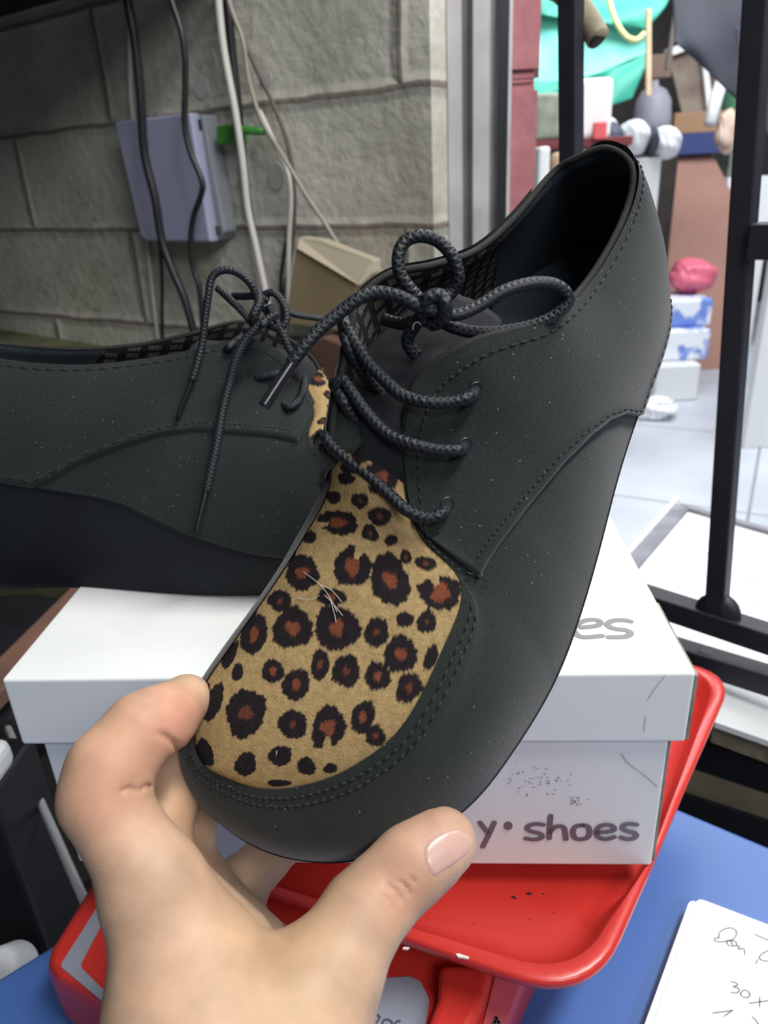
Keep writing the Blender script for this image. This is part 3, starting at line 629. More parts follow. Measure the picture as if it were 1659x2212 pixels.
def wall_mat():
    m = mat('painted_blocks', (150, 150, 142), rough=.9); nt = m.node_tree; L = nt.links.new; b = nt.nodes['Principled BSDF']
    uv = N(nt, 'ShaderNodeUVMap'); tc = nt.nodes['Texture Coordinate']
    nz = N(nt, 'ShaderNodeTexNoise'); nz.inputs['Scale'].default_value = 14; nz.inputs['Detail'].default_value = 5; L(tc.outputs['Object'], nz.inputs['Vector'])
    sb = N(nt, 'ShaderNodeVectorMath', operation='SUBTRACT'); L(nz.outputs['Color'], sb.inputs[0]); sb.inputs[1].default_value = (.5, .5, .5)
    ms = N(nt, 'ShaderNodeVectorMath', operation='SCALE'); L(sb.outputs[0], ms.inputs[0]); ms.inputs['Scale'].default_value = .010
    ad = N(nt, 'ShaderNodeVectorMath', operation='ADD'); L(uv.outputs[0], ad.inputs[0]); L(ms.outputs[0], ad.inputs[1])
    def brick(mort, smooth):
        br = N(nt, 'ShaderNodeTexBrick'); br.offset = .5; br.offset_frequency = 2
        for k, v in (('Scale', 1), ('Mortar Size', mort), ('Mortar Smooth', smooth), ('Brick Width', .58), ('Row Height', .167), ('Bias', 0)): br.inputs[k].default_value = v
        L(ad.outputs[0], br.inputs['Vector']); return br
    b1 = brick(.0045, .3); b2 = brick(.016, 1.0)
    n2 = N(nt, 'ShaderNodeTexNoise'); n2.inputs['Scale'].default_value = 5; n2.inputs['Detail'].default_value = 8; n2.inputs['Roughness'].default_value = .65; L(tc.outputs['Object'], n2.inputs['Vector'])
    c1 = N(nt, 'ShaderNodeValToRGB'); e = c1.color_ramp.elements; e[0].position = .3; e[1].position = .7; e[0].color = lin((168, 166, 150)); e[1].color = lin((224, 222, 212)); L(n2.outputs[0], c1.inputs[0])
    n3 = N(nt, 'ShaderNodeTexNoise'); n3.inputs['Scale'].default_value = 55; n3.inputs['Detail'].default_value = 6; L(tc.outputs['Object'], n3.inputs['Vector'])
    c3 = N(nt, 'ShaderNodeValToRGB'); e = c3.color_ramp.elements; e[0].position = .58; e[1].position = .64; e[0].color = (0, 0, 0, 1); e[1].color = (1, 1, 1, 1); L(n3.outputs[0], c3.inputs[0])
    n4 = N(nt, 'ShaderNodeTexNoise'); n4.inputs['Scale'].default_value = 2.2; n4.inputs['Detail'].default_value = 3; L(tc.outputs['Object'], n4.inputs['Vector'])
    c4 = N(nt, 'ShaderNodeValToRGB'); e = c4.color_ramp.elements; e[0].position = .45; e[1].position = .7; e[0].color = (0, 0, 0, 1); e[1].color = (.5, .5, .5, 1); L(n4.outputs[0], c4.inputs[0])
    mm_ = N(nt, 'ShaderNodeMath', operation='MULTIPLY'); L(c3.outputs[0], mm_.inputs[0]); L(c4.outputs[0], mm_.inputs[1])
    m1 = N(nt, 'ShaderNodeMix', data_type='RGBA'); L(mm_.outputs[0], m1.inputs[0]); L(c1.outputs[0], m1.inputs[6]); m1.inputs[7].default_value = lin((96, 90, 78))
    m2 = N(nt, 'ShaderNodeMix', data_type='RGBA'); fm = N(nt, 'ShaderNodeMath', operation='MULTIPLY'); fm.inputs[1].default_value = .75; L(b1.outputs['Fac'], fm.inputs[0]); L(fm.outputs[0], m2.inputs[0]); L(m1.outputs[2], m2.inputs[6]); m2.inputs[7].default_value = lin((104, 88, 82))
    L(m2.outputs[2], b.inputs['Base Color'])
    hh = N(nt, 'ShaderNodeMath', operation='MULTIPLY_ADD'); hh.inputs[1].default_value = -1.2; L(b2.outputs['Fac'], hh.inputs[0]); L(n3.outputs[0], hh.inputs[2])
    bp = N(nt, 'ShaderNodeBump'); bp.inputs['Strength'].default_value = .55; bp.inputs['Distance'].default_value = .006; L(hh.outputs[0], bp.inputs['Height']); L(bp.outputs[0], b.inputs['Normal'])
    return m
Z = np.array([0, 0, 1.])
# ------------------------------------------------------------ the setting
wp = O+np.array([.083, 1.0657, 0]); dw = np.array([-.8196, .5729, 0]); nw = np.array([-.5729, -.8196, 0])
def Wp(s, z, o=0): return wp+dw*s+nw*o+Z*z
def WX(u, v, o=0): return PP(u, v, wp+nw*o, nw)
ss = np.linspace(-.005, 2.9, 60); zz = np.linspace(-1.15, 1.5, 50); V = []; UV = []
for o_ in (0, -.16):
    for s in ss:
        for z in zz: V.append(Wp(s, z, o_)); UV.append((s+.25, z-.105+10*.167))
n_ = len(zz); K = len(ss)*n_; Fc = []
for i in range(len(ss)-1):
    for j in range(n_-1): a = i*n_+j; Fc += [(a, a+n_, a+n_+1, a+1), (a+K, a+1+K, a+n_+1+K, a+n_+K)]
for j in range(n_-1): Fc += [(j, j+1, j+1+K, j+K), (K-n_+j, 2*K-n_+j, 2*K-n_+j+1, K-n_+j+1)]
wall = new('wall_back', V, Fc, wall_mat(), None, smooth=False, uvs=UV); tag(wall, kind='structure')
M_floor = mat('yard_concrete', (176, 180, 192), (204, 208, 216), scale=1.6, rough=.55, bump=.2, bscale=30)
nt = M_floor.node_tree; b = nt.nodes['Principled BSDF']; L_ = nt.links.new
br = N(nt, 'ShaderNodeTexBrick'); br.offset = 0; br.inputs['Scale'].default_value = 1; br.inputs['Brick Width'].default_value = .9; br.inputs['Row Height'].default_value = .9; br.inputs['Mortar Size'].default_value = .006
tcn = nt.nodes['Texture Coordinate']; mp = N(nt, 'ShaderNodeMapping'); mp.inputs['Rotation'].default_value = (0, 0, .5); L_(tcn.outputs['Object'], mp.inputs[0]); L_(mp.outputs[0], br.inputs['Vector'])
base = b.inputs['Base Color'].links[0].from_socket; mx = N(nt, 'ShaderNodeMix', data_type='RGBA'); L_(br.outputs['Fac'], mx.inputs[0]); L_(base, mx.inputs[6]); mx.inputs[7].default_value = lin((140, 142, 150)); L_(mx.outputs[2], b.inputs['Base Color'])
gp = PZ(1450, 1310, -.40); gq = PZ(1659, 1378, -.40); gd = (gq-gp); gd[2] = 0; gd /= np.linalg.norm(gd); gn = np.array([gd[1], -gd[0], 0])
if gn@(O-gp) < 0: gn = -gn
def GX(u, v, o=0): return PP(u, v, gp+gn*o, gn)
fl = box('floor', (-3, -1, -.1), (11, 0, 0), (0, 10, 0), (0, 0, .1), M_floor); tag(fl, kind='structure')
# dark floor inside the stall
M_dark = mat('dark_floor', (38, 36, 36), (52, 48, 46), scale=10, rough=.8)
df_ = box('trim_1', (-2.2, -.9, .0), (2.45, 0, 0), (0, 2.4, 0), (0, 0, .004), M_dark); tag(df_, kind='structure')
M_back = mat('far_wall', (44, 42, 46), (66, 60, 58), scale=2.5, rough=.9)
fw = box('wall_far', (-.6, 6.6, 0), (7.5, 0, 0), (0, .1, 0), (0, 0, 3.0), M_back); tag(fw, kind='structure')
# jamb: folded steel channel, black strip, maroon pier
def vert_profile(name, prof, m, parent=None, v=300, z0=-1.15, z1=1.1, smooth=False):
    q = [P(u, v, d) for u, d in prof]; q = [np.array([p[0], p[1], HC+z0]) for p in q]
    return prism(name, q, (0, 0, z1-z0), m, parent)
ch = vert_profile('door_1', [(926,1.03),(930,.995),(944,.985),(950,.985),(953,1.0),(964,1.0),(968,.98),(998,.98),(1003,1.0),(1016,1.0),(1022,.975),(1056,.975),(1061,1.0),(1076,1.0),(1076,1.06),(930,1.08)], M_alu); tag(ch, 'folded grey steel door channel at the end of the block wall', kind='structure')
blk = vert_profile('trim_2', [(1074,.985),(1096,.985),(1096,1.03),(1074,1.03)], M_irong); tag(blk, kind='structure')
blk2 = vert_profile('trim_3', [(1096,1.0),(1103,1.0),(1103,1.04),(1096,1.04)], M_alu); tag(blk2, kind='structure')
def zat(u, v, d): return P(u, v, d)[2]-HC
pr = []
def seg(u0, u1, d0, d1, z0, z1):
    q = [P(u, 300, d) for u, d in ((u0, d0), (u1, d0), (u1, d1), (u0, d1))]; q = [np.array([p[0], p[1], HC+z0]) for p in q]
    V_ = q+[p+Z*(z1-z0) for p in q]; return V_, [(3, 2, 1, 0), (4, 5, 6, 7), (0, 1, 5, 4), (1, 2, 6, 5), (2, 3, 7, 6), (3, 0, 4, 7)]
za, zb_ = zat(1130, 156, 1.03), zat(1130, 200, 1.03)
rngs = [seg(1103, 1160, 1.03, 1.14, za, 1.1), seg(1103, 1158, 1.03, 1.14, -1.15, zb_)]
for i in range(5):
    t = i/5; rngs.append(seg(1103, 1149+2*math.sin(i*2.3), 1.036+.002*math.sin(i*1.7), 1.14, zb_+(za-zb_)*t, zb_+(za-zb_)*(t+.2)))
pier = new('wall_pier', *merge(rngs), M_maroon, None, smooth=False); tag(fixn(pier), kind='structure')
wl = box('wall_left', (-2.25, -.9, 0), (.08, 0, 0), (0, 3.4, 0), (0, 0, 2.7), mat('left_wall', (70, 66, 56), (84, 80, 68), scale=6, rough=.9)); tag(wl, kind='structure')
# overhead shelf at the top left, its unseen reach shaped to shade the wall
M_shelf = mat('dark_wood', (34, 28, 26), (48, 40, 36), scale=8, rough=.8)
sh_ = prism('wall_shelf', [Wp(.26, .29, 0), Wp(2.6, .29, 0), Wp(2.6, .29, 1.0), Wp(1.15, .29, 1.0), Wp(.62, .29, .75), Wp(.32, .29, .40)], (0, 0, .03), M_shelf, bev=.002)
tag(sh_, 'dark wooden shelf fixed high on the block wall at top left', 'shelf')

# ------------------------------------------------------------ table, scale, box
ZT = -.41
tc_ = [PZ(*q, ZT) for q in ((-260, 2272), (943, 1527), (2700, 2265))]
ex_ = tc_[2]-tc_[1]; ey_ = tc_[0]-tc_[1]; ey_ = ey_*1.6; ex_ = ex_*1.0
tb = thing('market_table', 'table covered in plain blue oilcloth, corner pointing away', 'table', (tc_[1][0], tc_[1][1], 0))
poly = [tc_[1], tc_[1]+ex_, tc_[1]+ex_+ey_, tc_[1]+ey_]
prism('table_top', poly, (0, 0, -.025), M_blue, tb, bev=.003)
ctr = sum(poly)/4
for q in poly:
    c = q+(ctr-q)*.1; c[2] = 0; box('leg', c-np.array([.02, .02, 0]), (.04, 0, 0), (0, .04, 0), (0, 0, HC+ZT-.026), M_iron, tb)
# scale body
sc_ = thing('shop_scale', 'red plastic shop scale with a wide pan carrying the shoe box', 'scale', PZ(600, 2100, ZT))
ZB = -.368
bodypx = [(250,1800),(196,1893),(100,2045),(94,2075),(112,2108),(300,2216),(560,2330),(860,2400),(1010,2380),(1062,2290),(1100,2190),(1136,2100),(1230,1900),(1000,1790),(560,1740)]
bp_ = [PZ(u, v, ZB) for u, v in bodypx]; cen_ = sum(bp_)/len(bp_)
V = []; nn_ = len(bp_)
for f, z in ((.975, ZT+.001), (1.0, ZT+.008), (1.0, ZB-.010), (.985, ZB-.003), (.955, ZB)):
    for q in bp_: r = cen_+(q-cen_)*f; V.append(np.array([r[0], r[1], HC+z]))
Fc = [tuple(range(nn_))[::-1]]+[(i*nn_+j, i*nn_+(j+1) % nn_, (i+1)*nn_+(j+1) % nn_, (i+1)*nn_+j) for i in range(4) for j in range(nn_)]+[tuple(4*nn_+j for j in range(nn_))]
bo = fixn(new('housing', V, Fc, M_red, sc_, smooth=False)); bevel(bo, .004, 3, 20)
def onZB(u, v): return PZ(u, v, ZB+.0006)
def flatpoly(name, px, z, th, m, parent): return prism(name, [PZ(u, v, z) for u, v in px], (0, 0, th), m, parent)
flatpoly('grey_band', [(202,1975),(133,2084),(134,2092),(228,2170),(300,2222),(300,2196),(219,2135),(177,2093),(176,2082),(211,2015),(260,1925),(236,1920)], ZB, .0008, M_greyst, sc_)
flatpoly('key_panel', [(640,2125),(885,2112),(908,2122),(922,2150),(928,2165),(916,2230),(890,2300),(800,2330),(640,2300)], ZB, .0010, M_greyst, sc_)
flatpoly('pink_band', [(1070,2112),(1131,2108),(1100,2190),(1060,2280),(1010,2360),(990,2350),(1040,2230)], ZB, .0010, M_pink, sc_)
prism('raised_ridge', [PZ(u, v, ZB+.012) for u, v in [(948,2080),(1066,2080),(1050,2150),(1022,2215),(985,2320),(890,2330),(922,2215),(946,2150)]], (0, 0, -.014), M_red, sc_, bev=.004, seg=3)
strokes('lettering', [[(700+272*.422, 1850+812*.422), (820.5, 2197), (818, 2204), (814, 2209)], [(826, 2214), (829, 2205), (837, 2203), (846, 2207), (848, 2214)], [(852, 2216), (856, 2208), (864, 2206)]], 3.2, lambda u, v: PZ(u, v, ZB+.0013), Z, M_ink, sc_)
strokes('triangle_mark', [[(1066, 2213), (1072, 2199)], [(1072, 2199), (1080, 2213)], [(1069, 2208), (1077, 2209)]], 5, lambda u, v: PZ(u, v, ZB+.0013), Z, M_ink, sc_)
# pan
ZR = -.3235
pc_ = [np.array(q) for q in ((.238, .418), (.077, .199), (-.150, .300), (.005, .520))]
def rrect(cs, rad, n=8, ins=0):
    cs = [np.array(c) for c in cs]; ce = sum(cs)/4; out = []
    for i in range(4):
        p, a, b = cs[i], cs[i-1], cs[(i+1) % 4]; da = (a-p)/np.linalg.norm(a-p); db = (b-p)/np.linalg.norm(b-p); p = p+(da+db)*ins*.95
        for k in range(n+1):
            t = k/n; A = p+da*rad; B = p+db*rad; out.append((1-t)**2*A+2*t*(1-t)*p+t*t*B)
        b2 = b+(-db)*rad; nrm = np.array([-(db[1]), db[0]]); 
        if nrm@(p-ce) < 0: nrm = -nrm
        for k in (.25, .5, .75): out.append((p+db*rad)*(1-k)+(b-db*rad+(0))*k+nrm*.0*math.sin(math.pi*k)-nrm*0)
    return np.array(out)
rings = []
for ins, rad, z in ((.022, .03, ZR-.020), (.008, .034, ZR-.010), (.001, .036, ZR-.0065), (.0, .036, ZR-.003), (.0006, .036, ZR-.0008), (.002, .035, ZR), (.0075, .034, ZR+.0004), (.009, .033, ZR-.001), (.013, .031, ZR-.009), (.018, .030, ZR-.0125), (.028, .028, ZR-.0145)):
    r = rrect(pc_, rad, 8, ins); rings.append(np.column_stack([r[:, 0], r[:, 1], np.full(len(r), HC+z)]))
A = np.stack(rings, 1); nr = A.shape[0]; nk = A.shape[1]
Fc = grid_faces(nr, nk, True)+[tuple(i*nk for i in range(nr)), tuple(i*nk+nk-1 for i in range(nr))[::-1]]
pan = fixn(new('pan', A.reshape(-1, 3), Fc, M_red, sc_)); 
pm = pan.modifiers.new('edge', 'EDGE_SPLIT'); pm.split_angle = math.radians(50)
lathe('pan_column', (.03, .33, HC+ZB-.004), Z, [(.06, 0), (.055, .006), (.05, .028)], M_red, sc_)
M_chip = mat('chipped_paint', (222, 214, 206), rough=.7)
bvp = bvh_of([pan])
def flatchip(px, m):
    c_ = np.mean(px, 0); h_ = bvp.ray_cast(OV, Vector(ray(*c_)).normalized())[0]; z_ = (h_.z if h_ else HC+ZR)-HC
    prism('paint_chip', [PZ(u, v, z_-.0004) for u, v in px], (0, 0, .0009), m, sc_)
flatchip([(984,2063),(1003,2061),(1015,2065),(1012,2074),(1000,2071),(990,2070)], M_chip)
flatchip([(872,2048),(885,2049),(880,2053),(870,2052)], M_chip)
for (u, v, a, l) in ((1110,1939,.6,8),(1143,1931,.1,8),(1174,1932,.8,4),(1196,1972,.9,3),(1143,1987,0,2),(1024,1995,0,2)):
    q = [(u-l*math.cos(a), v-l*.5*math.sin(a)), (u, v-l*.4), (u+l*math.cos(a), v+l*.5*math.sin(a)), (u, v+l*.4)]; flatpoly('dirt_speck', q, ZR-.0145, .0004, M_irong, sc_)
# shoe box
zl = -.2012; bA = PZ(2, 1468, zl); bx = np.array([.9975, -.071, 0]); by = np.array([.071, .9975, 0]); BL = .3115; BD = .185
bxo = thing('shoe_box', 'closed white cardboard shoe box on the red scale pan, lettered shoes', 'box', bA+bx*.15+by*.09-Z*.12)
LH = .0385
lid = box('lid', bA-Z*LH, bx*BL, by*BD, Z*LH, M_card, bxo, .0016, 3)
body = box('body', bA+bx*.008+by*.004-Z*(.1215), bx*(BL-.014), by*(BD-.008), Z*(.1215-.004), M_card, bxo, .0012, 2)
box('folded_flap', bA+bx*(BL-.0002)+by*.0005-Z*(LH-.0012), bx*.0016, by*.06, Z*(LH-.003), M_edge, bxo, .0003)
box('folded_flap', bA+bx*(BL-.0065)+by*.005-Z*.1195, bx*.0020, by*.06, Z*.080, M_edge, bxo, .0003)
fp = bA+by*.004-by*.0003
def onF(u, v): return PP(u, v, fp, by)
tx = [[(1037,1776),(1053,1797)],[(1068,1776),(1056,1803),(1043,1828)]]
def zz7(l): return [(1080+x*.4573, 1200+y*.4573) for x, y in l]
sh_txt = [zz7([(205,1270),(170,1266),(135,1275),(130,1290),(150,1302),(185,1310),(200,1322),(190,1335),(155,1340),(122,1334)]),
 zz7([(240,1228),(236,1280),(233,1334)]), zz7([(236,1305),(262,1280),(292,1278),(306,1292),(312,1338)]),
 zz7([(388,1272),(355,1280),(345,1308),(358,1334),(388,1338),(416,1328),(424,1300),(414,1278),(388,1272)]),
 zz7([(460,1305),(500,1304),(538,1296),(534,1278),(505,1270),(472,1278),(456,1302),(466,1328),(500,1338),(540,1328)]),
 zz7([(645,1270),(612,1266),(585,1272),(580,1288),(600,1300),(632,1308),(644,1320),(632,1334),(600,1338),(572,1330)])]
strokes('printed_lettering', tx+sh_txt, 10.5, onF, -by, M_print, bxo)
dt = [(1098+9.5*math.cos(a), 1783+9*math.sin(a)) for a in np.linspace(0, 6.2832, 17)[:-1]]
prism('printed_dot', [onF(*q)-by*.0001 for q in dt], -by*.0003, M_print, bxo)
def onL(u, v): return PZ(u, v, zl)
strokes('printed_lettering', [[(1256,1356),(1290,1352),(1296,1343),(1280,1339),(1258,1343),(1240,1356),(1244,1370),(1262,1377),(1300,1374)], [(1362,1343),(1345,1340),(1322,1342),(1312,1350),(1325,1358),(1352,1362),(1362,1369),(1350,1376),(1316,1377)],
  [(1216,1341),(1190,1341),(1172,1356),(1178,1372),(1200,1377),(1222,1370),(1228,1355),(1216,1341)], [(1112,1305),(1104,1377)], [(1106,1358),(1125,1343),(1145,1346),(1148,1377)], [(1085,1343),(1060,1340),(1040,1350),(1055,1358),(1078,1364),(1070,1376),(1036,1376)]], 14, onL, Z, M_print2, bxo)
r3 = random.Random(5); sc_g = []
for i in range(60):
    u = r3.gauss(1160, 34) if i < 42 else r3.gauss(1245, 10); v = (1685 if i < 42 else 1728)+r3.gauss(0, 13 if i < 42 else 5); u = max(u, 1090)
    a = r3.uniform(0, 3); l = r3.uniform(1, 4); sc_g.append([(u-l*math.cos(a), v-l*math.sin(a)*.5), (u+l*math.cos(a), v+l*math.sin(a)*.5)])
strokes('scuff_marks', sc_g, 1.4, onF, -by, M_print, bxo)
lf = bA-by*.0003
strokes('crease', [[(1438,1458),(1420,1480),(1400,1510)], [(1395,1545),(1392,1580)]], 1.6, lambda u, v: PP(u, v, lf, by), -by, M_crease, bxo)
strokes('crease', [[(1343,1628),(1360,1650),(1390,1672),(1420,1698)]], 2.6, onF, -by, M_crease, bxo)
# tissue paper poking out at the left under the lid
# notebook
nb = thing('notebook', 'white notepad with handwriting lying open on the blue table', 'notebook', PZ(1500, 2100, ZT))
ZN = ZT+.012
def roundpoly(px, z, rad=10):
    out = []; k = len(px); pts = [np.array(q, float) for q in px]
    for i in range(k):
        p, a, b = pts[i], pts[i-1], pts[(i+1) % k]; da = (a-p)/np.linalg.norm(a-p); db = (b-p)/np.linalg.norm(b-p)
        for t in np.linspace(0, 1, 6): q = (1-t)**2*(p+da*rad)+2*t*(1-t)*p+t*t*(p+db*rad); out.append(PZ(q[0], q[1], z))
    return out
prism('cover', roundpoly([(1494,1950),(1900,2105),(1790,2600),(1290,2500)], ZT+.0012, 14), (0, 0, .002), M_irong, nb)
prism('page_block', roundpoly([(1487,1962),(1900,2118),(1790,2600),(1300,2480)], ZT+.0035, 12), (0, 0, .0075), M_paper, nb)
prism('top_page', roundpoly([(1506,1940),(1900,2090),(1780,2600),(1318,2470)], ZN-.0006, 16), (0, 0, .0004), M_paper, nb)
def q9(l): return [(1400+x*.1636, 1850+y*.1636) for x, y in l]
hw_ = [q9(l) for l in ([(935,1080),(945,1010),(1000,965),(1090,945),(1150,970),(1170,1020),(1130,1090),(1060,1115),(960,1130),(890,1120),(875,1095),(900,1080),(935,1080)],
 [(1035,1125),(1060,1170),(1110,1185),(1165,1175),(1170,1145),(1130,1115),(1080,1110),(1040,1120)],[(1095,1120),(1105,1145),(1120,1165)],
 [(1165,1180),(1210,1190),(1190,1225),(1270,1225),(1275,1300)],[(1410,1030),(1500,1070),(1600,1115)],[(1470,1340),(1500,1290),(1600,1240)],[(1470,1340),(1510,1375),(1600,1385)],[(1450,1360),(1425,1415)],
 [(1090,1655),(1150,1665),(1185,1700),(1125,1720),(1190,1740),(1205,1780),(1160,1805),(1095,1795)],[(1220,1810),(1260,1770),(1320,1780),(1345,1840),(1300,1865),(1245,1850),(1220,1810)],
 [(1335,1940),(1600,1905)],[(1475,1855),(1475,1985)],[(855,2070),(1115,2035)],[(1115,2035),(1010,2110)],[(1375,2120),(1430,2170),(1465,2230)])]
strokes('handwriting', hw_, 1.9, lambda u, v: PZ(u, v, ZN), Z, mat('pencil', (120, 122, 128), rough=.6), nb)

# ------------------------------------------------------------ window grille, ledge
gr = thing('window_grille', 'black iron window grille of square bars between table and yard', 'grille', (gp[0], gp[1], 0))
def gbar(name, a, b, w, parent=gr, m=M_iron, o=0):
    A_, B_ = GX(*a, o), GX(*b, o); d = B_-A_; L = np.linalg.norm(d); d /= L; s = np.cross(d, gn); s /= np.linalg.norm(s)
    return box(name, A_-s*w/2-gn*w/2, s*w, gn*w, d*L, m, parent, .0015)
gbar('vertical_bar', (1687, -700), (1547, 1330), .0175)
gbar('vertical_bar', (1232, -680), (1236, 1260), .0165)
gbar('vertical_bar', (2010, -700), (1880, 1470), .0175); gbar('rail', (1120, -640), (2010, -700), .0225)
gbar('rail', (1150, 1213), (1900, 1458), .0225); gbar('rail', (1150, 1310), (1900, 1545), .0225)
gbar('stub', (1526, 1405), (1514, 1475), .014); gbar('rail', (1625, 520), (1900, 520), .026)
lathe('weld_boss', GX(1553, 1322, .0), gn, [(.019, -.004), (.021, .004), (.015, .0085)], M_iron, gr, 20)
# beige corrugated hose end
hs = thing('hose', 'beige ribbed hose end hanging in front of the bar at top', 'hose', P(1290, 80, .62))
pa, pb = P(1195, -30, .63), P(1292, 84, .615); n = 60; pth = [pa+(pb-pa)*t+Z*.006*math.sin(t*3.1) for t in np.linspace(0, 1, n)]
rad = [.0088+(.0012*math.sin(i*1.9) if i < 36 else .0010) for i in range(n)]
M_hose = mat('beige_rubber', (140, 130, 108), (160, 150, 128), scale=60, rough=.8, bump=.3, bscale=300)
tube('hose_pipe', pth, rad, M_hose, hs, 20); tube('hose_mouth', [pb-(pb-pa)*.02, pb+(pb-pa)*.004], .0085, M_shelf, hs, 18)
# white ledge outside
M_ledge = mat('white_ledge_paint', (232, 236, 238), (240, 243, 244), scale=6, rough=.5, bump=.15, bscale=40)
M_conc = mat('rough_concrete', (126, 116, 98), (160, 148, 124), scale=50, rough=.95, bump=1, bscale=140)
ZL = -.47
lg = thing('masonry_ledge', 'white-painted masonry ledge with grey raised rim outside the grille', 'ledge', PZ(1560, 1300, ZL)*np.array([1, 1, 0]))
lp = [(1290,1290),(1470,1088),(1659,1143),(2050,1256),(2050,1770),(1659,1600),(1545,1560),(1478,1440)]
prism('ledge_top', [PZ(u, v, ZL) for u, v in lp], (0, 0, -.006), M_ledge, lg)
prism('ledge_slab', [PZ(u, v, ZL-.006) for u, v in [(1300,1288),(1472,1092),(1659,1147),(2040,1260),(2050,1765),(1659,1597),(1543,1556),(1480,1440)]], (0, 0, -.026), M_conc, lg)
q5 = [PZ(u, v, ZL-.032) for u, v in [(1310,1290),(1474,1100),(1659,1155),(2040,1265),(2050,1755),(1659,1590),(1540,1548),(1484,1440)]]
prism('ledge_wall', q5, (0, 0, -(HC+ZL-.032)), M_back, lg)
def strip3(name, a, b, w, h, m, parent, z=ZL):
    A_, B_ = PZ(*a, z), PZ(*b, z); d = (B_-A_)/np.linalg.norm(B_-A_); s = np.cross(d, Z); return box(name, A_-s*w/2, s*w, d*np.linalg.norm(B_-A_), Z*h, m, parent, .001)
M_rim = mat('grey_rim', (112, 112, 122), (138, 138, 148), scale=30, rough=.6)
strip3('rim', (1300,1296), (1472,1100), .022, .006, M_rim, lg); strip3('rim', (1466,1096), (1980,1243), .012, .006, M_rim, lg)
strip3('rim_edge', (1288,1284), (1464,1086), .006, .012, M_ledge, lg)
for a, b in (((1523,1172),(1548,1182)),((1613,1264),(1640,1242)),((1630,1310),(1652,1320)),((1505,1192),(1545,1200)),((1580,1208),(1700,1238))):
    strip3('mark', a, b, .0018, .0006, M_rim, lg)
# rail and painted shade strip on the stall wall under the ledge
M_tan = mat('tan_board', (120, 110, 90), (136, 126, 104), scale=20, rough=.8)
wb = thing('stall_wall_boards', 'tan board between a painted shade strip and a black rail below the window', 'boards', PZ(1560, 1720, -.47)*np.array([1, 1, 0]))
def GB(u, v): return GX(u, v, .035)
prism('tan_board', [GB(1478,1655), GB(2000,1830), GB(2000,1895), GB(1478,1722)], -gn*.02, M_tan, wb)
prism('shade_strip', [GB(1478,1590), GB(2000,1760), GB(2000,1828), GB(1478,1655)], -gn*.006, M_irong, wb)  # dark strip painted in for the shade under the ledge
prism('lower_rail', [GX(1470,1715,.04), GX(2000,1890,.04), GX(2000,2050,.04), GX(1470,1860,.04)], -gn*.02, M_irong, wb)

# ------------------------------------------------------------ wall fittings and cables
def cable(px, w, m, label, o0=.02, name='cable'):
    q = cr([WX(p[0], p[1], (p[2] if len(p) > 2 else o0)) for p in px], 10); d = np.linalg.norm(q.mean(0)-O); ob = tube(name, q, w/2*d*.95/F, m, None, 10)
    return tag(ob, label, 'cable', 'cables hanging down the block wall')
M_cw = mat('white_cable', (205, 202, 196), rough=.5); M_cb = mat('black_cable', (36, 34, 42), rough=.45); M_cg = mat('beige_cable', (150, 144, 132), rough=.5); M_cr = mat('brown_cable', (92, 78, 72), rough=.5)
cable([(262,-80),(275,0),(290,80),(303,200),(312,330),(335,430),(350,520),(375,590),(400,650),(430,760)], 17, M_cb, 'thick black cable crossing the left half of the pale wall box', .085)
cable([(276,-60),(279,60),(282,200),(287,256),(300,420),(318,530),(333,665),(345,760)], 9, M_cw, 'thin white cable passing behind the pale wall box', .008)
cable([(355,-60),(370,0),(392,70),(400,130),(400,200),(399,270),(412,330),(436,390),(435,420),(418,470),(412,525),(418,580),(432,630),(440,740)], 12, M_cb, 'black cable with a kink crossing the right half of the wall box', .085)
cable([(470,-80),(472,0),(484,110),(508,240),(524,350),(535,450),(552,530),(575,640),(590,740)], 15, M_cw, 'thick white cable hanging right of the wall box', .05)
cable([(480,-60),(492,20),(502,120),(512,210),(518,270)], 17, M_cb, 'thick dark cable end tucked behind the white cable', .03)
cable([(524,280),(535,400),(550,500),(565,600),(580,720)], 8, M_cb, 'thin dark cable in the shadow of the thick white one', .02)
cable([(478,-60),(500,20),(525,90),(537,170),(565,260),(610,335),(660,420),(700,480),(730,528)], 9, M_cg, 'beige cable slanting right towards the cardboard', .045)
cable([(470,-40),(505,40),(545,130),(590,225),(618,300),(633,380),(636,450),(630,540),(612,640),(605,740)], 9, M_cr, 'brown cable curving down behind the beige one', .025)
cable([(560,240),(598,320),(620,368),(628,430),(624,520),(622,650),(622,760)], 11, M_cw, 'white cable dropping straight beside the cardboard', .03)
cable([(622,500),(612,560),(606,620),(610,700)], 8, M_cb, 'short dark cable strand left of the straight white cable', .03)
cable([(345,520),(350,600),(350,680),(352,760)], 7, M_cb, 'thin black cable below the wall box', .02)
eb = thing('wall_box', 'pale lilac plastic electrical box mounted on the block wall', 'electrical box', WX(350, 390, 0))
c4 = [WX(245,262,.05), WX(410,243,.05), WX(455,524,.05), WX(318,522,.05), WX(303,512,.05)]
prism('cover', c4, -nw*.020, M_lilac, eb, bev=.004, seg=3)
prism('base', [WX(395,250,.032), WX(438,247,.032), WX(484,500,.032), WX(472,520,.032), WX(330,518,.032), WX(262,274,.032)], -nw*.030, M_greyp, eb, bev=.003, seg=3)
box('screw_cap', WX(424,282,.033), dw*-.012, Z*.014, nw*.004, M_cb, eb); box('screw_cap', WX(466,506,.033), dw*-.012, Z*.012, nw*.003, M_cr, eb)
eb2 = tag(prism('terminal_block', [WX(466,272,.03), WX(505,268,.03), WX(508,306,.03), WX(468,313,.03)], -nw*.028, M_green, None, bev=.002), 'small green terminal block beside the pale wall box', 'connector')
